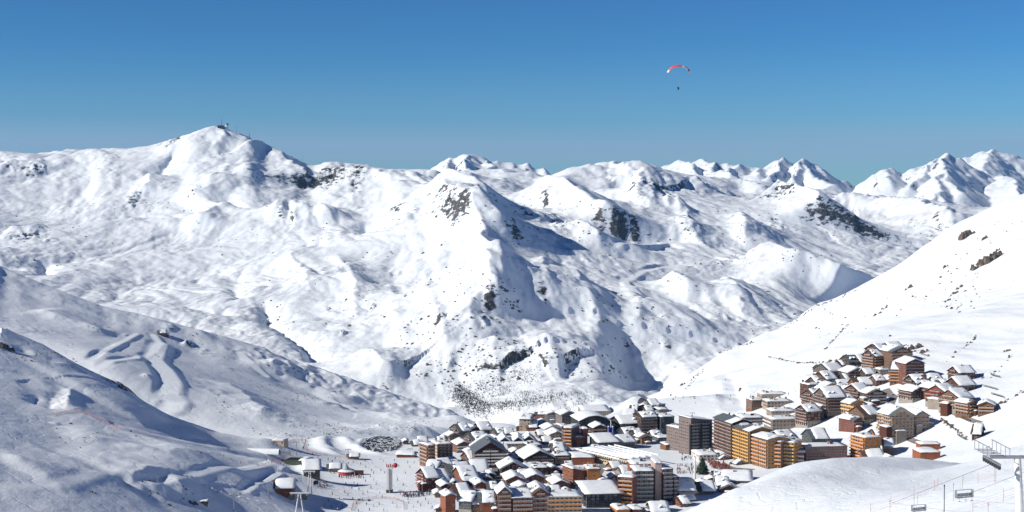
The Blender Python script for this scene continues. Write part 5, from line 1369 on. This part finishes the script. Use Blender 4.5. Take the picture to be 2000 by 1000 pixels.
for q, w in (([(1818,868),(1770,855),(1736,832),(1716,838)], 6), ([(1716,838),(1730,815),(1738,795),(1746,775),(1730,760)], 7), ([(1746,775),(1800,772),(1835,788),(1862,806),(1890,818),(1915,826)], 5), ([(962,975),(966,950),(970,925),(972,905)], 9),
             ([(1070,935),(1085,930),(1110,935),(1112,960)], 9), ([(1300,820),(1340,832),(1380,842),(1440,860)], 6), ([(1395,905),(1430,915),(1470,918)], 8), ([(1165,930),(1180,905),(1200,890)], 7), ([(1120,880),(1160,872),(1200,868)], 7)):
    strip("road", q, w, ASPH)

# ------------------------------------------------------------------ trees and scrub
BARK = plain("bark", (0.06, 0.045, 0.035), .9); NEED = plain("needles", (0.022, 0.045, 0.022), .9, 0, .5, 1.2)
def conifer(px, py, hpx, label, wide=.36, ymin=1000, n=420, Ysc=1.0):
    x, y, z = hit(Z, px, py, ymin); H = hpx * y / FPX; t = empty("conifer_tree", (x, y, z)); tag(t, label, "tree")
    m = MB(); m.tube((0, 0, -1), (0, 0, H), H * .03, H * .004, n=6); m.build("trunk", BARK, t)
    r_ = random.Random(int(px)); m = MB()
    for i in range(n):
        q = r_.random() ** .8; zz = H * (.08 + .92 * q); rr = H * wide * (1 - q) ** .8 * (.45 + .6 * r_.random()); a = r_.uniform(0, 6.28); d = Vector((math.cos(a), math.sin(a), 0))
        c = d * rr; s_ = H * .055 * (1.3 - q) * r_.uniform(.7, 1.4); side = Vector((-d.y, d.x, r_.uniform(-.3, .3))) * s_; out = (d * 1.4 + Vector((0, 0, -.55))) * s_
        p = Vector((c.x, c.y, zz)); m.poly([tuple(p - side - out * .3), tuple(p + out), tuple(p + side - out * .3), tuple(p - out * .9 + Vector((0, 0, .3 * s_)))])
    m.build("crown", NEED, t)
conifer(1372, 926, 34, "broad dark conifer on the plaza beside the white mast", wide=.42, n=900)
conifer(645, 924, 7, "tiny conifer left of the round bar's tent", n=120); conifer(653, 925, 6, "second tiny conifer by the round bar's tent", n=120)
conifer(1330, 975, 10, "small conifer at the foot of the stepped tower", n=160)
conifer(1465, 797, 8, "small dark conifer left of the terrace blocks", n=140); conifer(1466, 776, 6, "smaller conifer above the terrace blocks", n=120)
# bare scrub at the mountain's foot, behind the village
def land_scatter(regions, seed):
    r_ = random.Random(seed); out = []
    for (px, py, rx, ry, n, ymin) in regions:
        for i in range(n):
            a = r_.uniform(0, 6.28); q = math.sqrt(r_.random()); out.append((px + rx * q * math.cos(a), py + ry * q * math.sin(a), ymin))
    return out
def hits(P):
    A = []
    for px, py, ym in P:
        A.append(hit(Z, px, py, ym))
    return A
r_ = random.Random(3); m = MB()
for (x, y, z) in hits(land_scatter([(900,770,14,14,70,2300),(918,784,18,14,80,2300),(938,798,20,10,55,2300),(1000,792,36,6,50,2300),(1050,775,40,14,40,2300),(960,765,45,14,45,2300),(1010,735,50,16,40,2300),(1120,780,50,16,30,2300)], 21)):
    for j in range(8):
        hx = x + r_.gauss(0, 8); hy = y + r_.gauss(0, 10); hz = ground(hx, hy); H = r_.uniform(1.6, 4.2)
        for b in range(2):
            a = r_.uniform(0, 6.28); l = r_.uniform(.15, .55) * H; w_ = r_.uniform(.2, .4); tip = (hx + l * math.cos(a), hy + l * math.sin(a), hz + H * r_.uniform(.6, 1))
            m.poly([(hx - w_, hy, hz - .4), (hx + w_, hy, hz - .4), tip]); m.poly([(hx, hy - w_, hz - .4), (hx, hy + w_, hz - .4), tip])
sc = m.build("bare_scrub", plain("scrub_twigs", (0.045, 0.036, 0.032), .95)); tag(sc, "dark bare scrub on the mountain's foot behind the village", "scrub", kind='stuff')

# ------------------------------------------------------------------ rocks
ROCKM = plain("rock_brown", (0.12, 0.095, 0.078), .95, 0, .5, .25); ROCKG = plain("rock_grey", (0.085, 0.085, 0.088), .95, 0, .5, .15)
def rock_into(m, x, y, z, w, d, h, r_, rings=3, seg=7):
    k = len(m.v); ph = r_.uniform(0, 6.28)
    for i in range(rings):
        q = i / (rings - 1); rad = (1 - q * .55)
        for j in range(seg):
            a = ph + 2 * math.pi * j / seg; f = r_.uniform(.65, 1.2)
            m.v.append((x + w * .5 * rad * f * math.cos(a), y + d * .5 * rad * f * math.sin(a), z - h * .35 + h * 1.2 * q * r_.uniform(.75, 1.15)))
    for i in range(rings - 1):
        for j in range(seg): m.f.append((k + i * seg + j, k + i * seg + (j + 1) % seg, k + (i + 1) * seg + (j + 1) % seg, k + (i + 1) * seg + j)); m.m.append(0)
    m.f.append(tuple(k + (rings - 1) * seg + j for j in range(seg))); m.m.append(0)
r_ = random.Random(9)
OUT = [(1888,462,34,9,1500,"long brown outcrop high on the right slope, upper left one"), (1924,466,16,7,1500,"small brown outcrop right of the long upper one"), (1935,507,40,9,1500,"slanting brown rock band on the right slope, under the upper outcrops"), (1912,520,26,9,1500,"lower left end piece of the slanting brown rock band"),
       (1948,490,12,6,1500,"little outcrop above the slanting rock band"), (1848,520,12,8,1500,"rock tooth left of the slanting rock band"), (1776,563,16,5,1500,"flat outcrop alone in the middle of the right slope"), (1875,562,14,9,1500,"upper of two rough outcrops below the rock band"), (1868,572,14,6,1500,"lower of two rough outcrops below the rock band"), (1850,588,11,6,1500,"outcrop below the two rough ones"),
       (1716,613,14,5,1500,"pair of low stones halfway down the right slope"), (1728,602,14,4,1500,"flat stone above the low pair on the right slope"), (1966,686,14,8,1200,"brown outcrop near the right edge above the lift slope"), (1742,656,12,6,1200,"stones above the topmost chalet complex"), (1788,680,26,9,1200,"brushy rock patch behind the topmost chalet complex"), (1806,688,18,9,1200,"second brushy rock patch right of the topmost complex"),
       (1355,738,10,9,1600,"dark rock rib on the near hill, upper piece"), (1332,752,12,9,1600,"dark rock rib on the near hill, lower piece"), (505,909,6,9,1000,"dark upright rock by the netting left of the station"), (252,842,9,8,900,"dark standing boulder on the left slope"), (390,884,11,7,900,"dark boulder on the brow of the left slope"), (380,985,18,10,700,"dark rocks beside the hut at the bottom left"), (235,758,20,12,1100,"black crag on the brow of the left slope"), (12,680,28,10,1100,"black crag at the left edge of the left slope"),
       (182,962,10,4,700,"small dark stone low on the left slope"), (295,940,10,4,700,"small dark stone on the lower left knoll"), (1929,874,9,6,300,"brown rock poking from the lift slope"), (1939,886,6,5,300,"little rock right of the poking one on the lift slope")]
for px, py, wp, hp, ym, lab in OUT:
    x, y, z = hit(Z, px, py, ym); k = y / FPX; W = wp * k; H = hp * k; m = MB()
    nn = max(5, int(wp / 2.5))
    for i in range(nn):
        q = r_.uniform(-.5, .5); ox = q * W; oy = r_.uniform(-.5, .5) * W * .5; s_ = W * r_.uniform(.2, .42)
        rock_into(m, ox, oy + q * W * .3, ground(x + ox, y + oy + q * W * .3) - z, s_ * 1.4, s_, min(H * 1.3, s_) * r_.uniform(.6, 1.1), r_)
    o = m.build("rock_outcrop", ROCKM if px > 1500 else ROCKG); o.location = (x, y, z); tag(o, lab, "rock")
# countless small stones
def stones(name, label, P, smin, smax, mat, seed):
    r_ = random.Random(seed); m = MB()
    for (x, y, z) in P:
        s_ = (smin * .6 + (smax - smin * .6) * r_.random() ** 2.2) * (1 if r_.random() < .9 else 1.6); rock_into(m, x, y, z, s_ * r_.uniform(1, 1.8), s_, s_ * r_.uniform(.35, .7), r_, 2, 6)
    o = m.build(name, mat); tag(o, label, "stones", kind='stuff'); return o
def line(pts, n, j, ym, seed):
    r_ = random.Random(seed); out = []
    for i in range(n):
        q = r_.random() * (len(pts) - 1); a = int(q); f = q - a; p, s_ = pts[a], pts[a + 1]
        out.append((p[0] + (s_[0] - p[0]) * f + r_.gauss(0, j), p[1] + (s_[1] - p[1]) * f + r_.gauss(0, j * .6), ym))
    return out
PR = line([(1530,642),(1560,622),(1590,600),(1640,583),(1700,552)], 90, 2.5, 1500, 1) + line([(1340,760),(1360,735),(1374,722)], 40, 2.5, 1500, 2) + line([(1500,697),(1530,703),(1560,709),(1600,709),(1640,704)], 110, .9, 1500, 3) \
   + line([(1400,690),(1440,678),(1470,668)], 50, 2.5, 1500, 4) + line([(1612,682),(1632,660),(1656,634)], 60, 1.2, 1500, 5) + line([(1850,705),(1890,672),(1915,650)], 40, 2, 1200, 6) + line([(1950,790),(1990,770),(2010,755)], 50, 3, 1200, 7) \
   + line([(1880,495),(1840,545),(1800,590)], 40, 10, 1500, 8) + line([(1990,420),(1930,470),(1880,580),(1840,600)], 150, 18, 1500, 9) + line([(1560,620),(1640,650),(1740,600),(1960,560)], 90, 24, 1500, 10) + line([(1760,675),(1800,690),(1815,695)], 50, 4, 1200, 11) + line([(1838,820),(1870,842),(1888,855)], 40, 2, 1000, 12) + line([(1905,740),(1940,735),(1980,690)], 30, 4, 1100, 13) + line([(1290,765),(1350,780),(1480,760),(1600,770)], 40, 8, 1300, 14)
stones("scattered_stones", "brown stones strewn over the right-hand slope", hits(PR), .8, 3.0, ROCKM, 31)
PL = land_scatter([(380,690,90,22,170,1700),(520,790,110,40,330,1600),(600,840,110,18,260,1500),(720,835,90,12,150,1500),(430,650,160,16,120,1900),(100,690,100,20,150,1150),(250,640,120,14,70,1900),(680,780,120,20,130,1700),(820,832,60,12,110,1500),(300,720,60,30,60,1700),(200,850,180,30,60,700),(350,960,150,30,50,700)], 41)
stones("scattered_stones", "dark stones strewn over the left-hand hillside", [q for q in hits(PL) if noise2(np.array([q[0] / 60]), np.array([q[1] / 80]), 78)[0] > -0.1], .5, 1.7, ROCKG, 32)
PM_ = land_scatter([(700,560,230,140,330,2800),(900,640,160,120,420,2750),(1150,640,180,110,300,2750),(300,420,280,90,200,2900),(1350,470,230,80,420,2900),(1050,430,160,50,260,2900),(1750,450,130,40,160,3000),(100,480,120,60,90,2900),(1000,720,160,60,170,2400),(1560,450,120,80,170,2900),(660,340,70,20,120,2900),(1400,600,160,60,160,2750)], 43)
stones("scattered_stones", "dark rocks strewn over the big mountain's face", [q for q in hits(PM_) if noise2(np.array([q[0] / 150]), np.array([q[1] / 200]), 77)[0] > -0.12], 1.6, 5.2, ROCKG, 33)

# ------------------------------------------------------------------ avalanche fences above and beside the upper village
def barrier(p, q, label, ym=1000, h=1.8):
    a = Vector(hit(Z, *p, ym)); b = Vector(hit(Z, *q, ym)); t = empty("snow_fence", a); tag(t, label, "fence", "snow fences beside the upper village")
    n = max(3, int((b - a).length / 3)); g = lambda f: (lambda v: Vector((v.x - a.x, v.y - a.y, ground(v.x, v.y) - a.z)))(a.lerp(b, f))
    for i in range(n + 1):
        m = MB(); v = g(i / n); m.tube((v.x, v.y, v.z - .5), (v.x, v.y, v.z + h), .12, n=5); m.build("post", BARK, t)
    for j in range(3):
        m = MB()
        for i in range(n): v, w_ = g(i / n), g((i + 1) / n); m.tube((v.x, v.y, v.z + .4 + j * .6), (w_.x, w_.y, w_.z + .4 + j * .6), .16, n=4)
        m.build("rail", BARK, t)
for i, (p, q) in enumerate((((1841,800),(1859,808)), ((1921,755),(1948,762)), ((1935,731),(1953,738)), ((1936,770),(1960,777)), ((1874,814),(1896,824)), ((1842,822),(1862,838)), ((1870,850),(1888,860)))):
    barrier(p, q, ["short dark snow fence on the bank below the cream garages","longest dark snow fence right of the tan chalets","topmost dark snow fence right of the lone highest chalet","lowest dark fence of the three on the right slope","dark fence along the road below the rightmost chalets","dark fence right of the cream hotel's shadow","dark fence near the half-buried hut"][i])

# ------------------------------------------------------------------ plaza mast and street masts
mast(1357, 938, 40, "tall white mast on the plaza", arm=0, mat=WHITEM, r=.75, name="mast", cat="mast")
x, y, z = at(1050, 1004); t = empty("lift_mast", (x, y, z)); tag(t, "leaning white lift mast before the red-brown gabled front", "mast")
m = MB(); m.tube((0, 0, -2), (-4.2, 0, 18), .85, .6, n=10); m.build("post", WHITEM, t)
m = MB(); m.box(-8, 0, -.4, .4, 17.8, 18.4); m.build("crossarm", METAL, t)
for sx in (-7, -4, -1):
    m = MB(); m.box(sx - .2, sx + .2, -1.4, 1.4, 18.45, 19.3); m.build("sheaves", METAL, t)
mast(1608, 760, 26, "thin white mast among the left chalets of the upper village", arm=0, mat=WHITEM, r=.35, name="mast", cat="mast")
for i, (px, py) in enumerate(((1402,912),(1413,908),(1395,905),(1424,913))):
    x, y, z = at(px, py); t = empty("parasol", (x, y, z)); tag(t, ["red parasol furled tall in the middle of the terrace crowd","tallest red furled parasol at the terrace's back","red parasol nearest the round restaurant","red parasol nearest the ochre row"][i], "parasol", "terrace parasols")
    m = MB(); m.tube((0, 0, 0), (0, 0, 2.6), .08); m.build("pole", METAL, t)
    m = MB(); m.tube((0, 0, 1.5), (0, 0, 6.5 if i == 1 else 3.4), .8, .08, n=8); m.build("canopy", REDM, t)

# ------------------------------------------------------------------ red nets and flags at the ski base
NETM = plain("red_net", (0.40, 0.12, 0.10), .9)
def net(pts, label, h=1.5, ym=1000, step=4.0):
    P = [Vector(hit(Z, *q, ym)) for q in pts]; t = empty("safety_net", P[0]); tag(t, label, "net"); Q = []
    for a, b in zip(P[:-1], P[1:]):
        n = max(1, int((b - a).length / step)); Q += [a.lerp(b, i / n) for i in range(n)]
    Q.append(P[-1]); G = [Vector((q.x - P[0].x, q.y - P[0].y, ground(q.x, q.y) - P[0].z)) for q in Q]
    m0 = MB(); m0.tube((0, 0, -.2), (0, 0, h + .5), .09, n=5); me = m0.mesh("pole", NETM)
    for g in G: add("pole", me, t, g)
    m = MB()
    for a, b in zip(G[:-1], G[1:]):
        for j in range(4): m.tube((a.x, a.y, a.z + .2 + j * h / 4), (b.x, b.y, b.z + .2 + j * h / 4), .05, n=4)
    m.build("mesh_band", NETM, t)
net([(512,910),(530,907),(545,903),(555,897)], "red safety net on the brow left of the dark green building", 2.2)
net([(591,878),(595,868),(598,860)], "red net climbing the right edge of the beginners' piste", 1.6)
net([(594,878),(615,886),(640,890),(665,893),(690,899),(715,900)], "long red net along the foot of the curved snow banks", 1.4, step=6)
net([(530,868),(555,864),(575,860),(596,860)], "red net along the top of the beginners' piste", 1.2, step=6)
net([(686,998),(690,985),(705,977),(735,973),(770,975),(788,982),(789,996)], "red ring of flags round the children's area at the bottom", 1.8, step=5)
net([(100,812),(150,802),(200,822),(235,840)], "red net across the run on the left-hand slope", 1.2, 800)
# ------------------------------------------------------------------ summit station and its mast
def summit(px, py): return hit(Z, px, py, 4500)
x, y, z = summit(428, 248); t = empty("summit_station", (x, y, z)); tag(t, "dark summit lift station with a white dome on the highest peak", "station")
k = y / FPX
m = MB(); m.box(-2 * k, 9 * k, -12, 12, -14, 5); m.build("station_hall", DARKM, t)
m = MB(); m.tube((14 * k, 0, -16), (14 * k, 0, 3), 5 * k, 3.0 * k, n=10); m.tube((14 * k, 0, 3), (14 * k, 0, 8), 3.0 * k, .6 * k, n=10); m.build("dome", SNOW, t, True)
m = MB(); m.box(15 * k, 18 * k, -4, 4, 6, 12); m.build("radar", DARKM, t)
m = MB(); m.tube((5 * k, 0, 0), (5 * k, 0, 17 * k), .9, .4, n=6); m.build("antenna", DARKM, t)
for px, py, h_, lab in ((461, 257, 11, "T-shaped lift pylon just right of the summit station"), (487, 267, 9, "second lift pylon down the summit's right ridge"), (590, 318, 8, "small lift pylon in the notch right of the summit")):
    u, s_ = ray(px, py); x, y, z = hit(Z, px, py, 4500); mast(px, py, h_, lab, arm=6 if px < 480 else 3, r=.9, Yfix=y)

# ------------------------------------------------------------------ paraglider
YP = 900.0; k = YP / FPX
x, y, z = pt(1325, 172, YP); t = empty("paraglider", (x, y, z)); t.rotation_euler = (R(10), 0, 0); tag(t, "red and white paraglider wing flying in the clear sky", "paraglider")
RED2 = plain("wing_red", (0.62, 0.05, 0.05), .6); PALE = plain("wing_pale", (0.75, 0.68, 0.6), .6)
NS = 20; span = 22 * k
def wing_pt(q, c, lo):
    a = q * 1.15; X = span * math.sin(a) / math.sin(1.15); Zw = 44 * k - (1 - math.cos(a)) * 13.5 * k / (1 - math.cos(1.15)) - .0; ch = 4.6 * math.cos(q * 1.2) + .6
    n_ = Vector((math.sin(a), 0, math.cos(a))); return (X - n_.x * lo, c * ch, Zw - n_.z * lo)
cells = []
for i in range(NS):
    q0, q1 = -1 + 2 * i / NS, -1 + 2 * (i + 1) / NS; m = MB(); C = [(-.5, .15), (-.3, -.45), (.1, -.3), (.5, .1), (.1, .35), (-.3, .5)]
    A = [wing_pt(q0, c, l) for c, l in C]; B = [wing_pt(q1, c, l) for c, l in C]; n = len(C); v0 = len(m.v); m.v += A + B
    for j in range(n):
        mi = 1 if (i in (0, 1, 12, 13, 14, 15, 16, 19) and j in (0, 4, 5)) else 0
        m.f.append((v0 + j, v0 + (j + 1) % n, v0 + n + (j + 1) % n, v0 + n + j)); m.m.append(mi)
    m.f.append(tuple(v0 + j for j in range(n))); m.m.append(0); m.f.append(tuple(v0 + n + j for j in range(n))); m.m.append(0)
    cells.append(m.build("cell", [RED2, PALE], t))
m = MB()
for i in range(0, NS + 1, 2): m.tube(wing_pt(-1 + 2 * i / NS, -.3, .1), (.25 if i > NS / 2 else -.25, 0, .6), .006, n=3)
m.build("lines", plain("line_cord", (0.5, 0.5, 0.5), .8), t)
pm = finish_person(base_std, CLOTH[1], PANTS[0], False)
o = add("person", pm, None, (x, y, z - 1.2)); o.rotation_euler = (R(-25), 0, .4); o.scale = (1.25,) * 3; tag(o, "dark clad pilot hanging beneath the paraglider wing", "person")
m = MB(); m.prism([(-.5, -.5), (.4, -.6), (.55, .2), (.1, .5), (-.35, .35)], -.3, .3); m.build("harness", DARKM, t)

# ------------------------------------------------------------------ chairlift on the foreground slope
x, y, z = hit(Z, 1996, 1012, 100); t = empty("chairlift_pylon", (x, y, z)); tag(t, "big grey chairlift pylon with catwalk at the right edge", "pylon")
k = y / FPX; Hp = 118 * k
m = MB(); m.tube((0, 0, -3), (-.55, 0, Hp), .52, .36, n=14); m.build("post", WHITEM, t, True)
m = MB(); m.box(-3.4, 2.6, -.22, .22, Hp, Hp + .3); m.build("crossarm", METAL, t)
for sx in (-3.3, 2.4):
    m = MB(); m.box(sx - .1, sx + .1, -3, 3, Hp - .35, Hp - .1); sh = m.build("sheave_beam", METAL, t)
    for j in range(8):
        m = MB(); m.tube((sx - .12, -2.7 + j * .77, Hp - .5), (sx + .12, -2.7 + j * .77, Hp - .5), .26, n=10); m.build("wheel", DARKM, sh)
    m = MB()
    for j in range(7): m.box(sx - .95, sx + .95, -3.2 + j * 1.0, -3.0 + j * 1.0, Hp + .5, Hp + .56)
    for sy in (-.95, .95):
        m.box(sx + sy - .03, sx + sy + .03, -3.3, 3.3, Hp + 1.5, Hp + 1.57)
        for j in range(5): m.box(sx + sy - .025, sx + sy + .025, -3.2 + j * 1.55, -3.15 + j * 1.55, Hp + .5, Hp + 1.5)
    m.build("catwalk", METAL, t)
top = Vector((x, y, z + Hp - .6))
ropeA = [tuple(top + Vector((-3.3, 0, 0))), pt(1690, 1003, 330)]; ropeB = [tuple(top + Vector((2.4, 0, 0))), pt(1770, 1012, 345)]
cable("haul_rope", ropeA, .022, "upper haul rope of the foreground chairlift", "rope"); cable("haul_rope", ropeB, .022, "lower haul rope of the foreground chairlift", "rope")
def chair(rope, f, label):
    p = Vector(rope[0]).lerp(Vector(rope[1]), f); d = Vector(rope[1]) - Vector(rope[0]); t = empty("lift_chair", p, math.atan2(d.y, d.x) - math.pi / 2 + .5); tag(t, label, "chairlift chair", "chairs of the foreground lift"); t.scale = (.8,) * 3
    m = MB(); m.tube((0, 0, 0), (0, .25, -1.6), .035); m.tube((0, .25, -1.6), (0, 0, -2.2), .035); m.build("hanger", METAL, t)
    m = MB(); m.box(-1.5, 1.5, -.04, .04, -2.25, -2.17)
    for sx in (-1.5, 1.46): m.box(sx, sx + .04, -.5, .04, -3.3, -2.17)
    m.build("frame", METAL, t)
    for j in range(6):
        m = MB(); m.box(-1.46 + j * .49, -1.03 + j * .49, -.5, -.02, -3.32, -3.24); m.box(-1.46 + j * .49, -1.03 + j * .49, 0, .06, -3.2, -2.7); m.build("seat", METAL, t)
    m = MB(); m.box(-1.4, 1.4, -.75, -.71, -3.0, -2.96)
    for j in range(3): m.box(-1.2 + j * 1.1, -1.16 + j * 1.1, -.75, -.71, -3.75, -2.96); m.box(-1.4 + j * 1.1, -.96 + j * 1.1, -.85, -.6, -3.78, -3.75)
    m.build("safety_bar", METAL, t)
chair(ropeA, .13, "nearer empty chair of the foreground chairlift"); chair(ropeA, .42, "farther empty chair of the foreground chairlift")
# marker poles and nets on the lift slope
for i, (px, py, hp, lab) in enumerate(((1844,1004,58,"tall dark marker pole on the lift slope"), (1862,978,34,"thin marker pole right of the tall dark one"), (1738,1004,28,"short thin pole at the bottom of the hump"), (1785,1002,32,"thin net pole between the hump and the tall dark pole"), (1943,942,30,"thin pole beneath the pylon's catwalk"), (1930,1006,24,"short net pole near the pylon's foot"))):
    x, y, z = hit(Z, px, py, 100); t = empty("marker_pole", (x, y, z)); tag(t, lab, "pole", "marker poles on the lift slope")
    H = hp * y / FPX; m = MB(); m.tube((0, 0, -.5), (0, 0, H), .06 if i == 0 else .03, n=6); m.build("shaft", DARKM if i == 0 else METAL, t); m = MB(); m.tube((0, 0, H - .25), (0, 0, H + .02), .09 if i == 0 else .05, n=6); m.build("cap", REDM if i else DARKM, t)
def thin_net(pts, label):
    P = [Vector(hit(Z, *q, 100)) for q in pts]; t = empty("safety_net", P[0]); tag(t, label, "net"); m = MB()
    for a, b in zip(P[:-1], P[1:]):
        for j in range(4): m.tube(tuple(a - P[0] + Vector((0, 0, .25 + j * .4))), tuple(b - P[0] + Vector((0, 0, .25 + j * .4))), .012, n=3)
    m.build("strands", NETM, t)
    for p in P: m = MB(); m.tube(tuple(p - P[0] + Vector((0, 0, -.3))), tuple(p - P[0] + Vector((0, 0, 1.8))), .025, n=5); m.build("pole", NETM, t)
thin_net([(1700,1003),(1740,990),(1785,975),(1825,958),(1832,950)], "thin red net climbing beside the foreground hump")
thin_net([(1900,1000),(1960,980),(2000,968)], "thin red net low on the lift slope"); thin_net([(1910,945),(1945,941)], "short thin red net behind the nearer chair")

# ------------------------------------------------------------------ the air: thin blue haze over the valley
hz, hnt, hb = new_mat("haze"); hnt.nodes.remove(hb)
pv = hnt.nodes.new("ShaderNodeVolumePrincipled"); pv.inputs["Color"].default_value = (0.16, 0.5, 1.0, 1); pv.inputs["Density"].default_value = 2.0e-5; pv.inputs["Anisotropy"].default_value = 0.2
hnt.links.new(pv.outputs[0], hnt.nodes["Material Output"].inputs["Volume"])
m = MB(); m.box(-16000, 16000, -3000, 22000, -1000, 700); o = m.build("haze", hz); tag(o, kind='stuff')
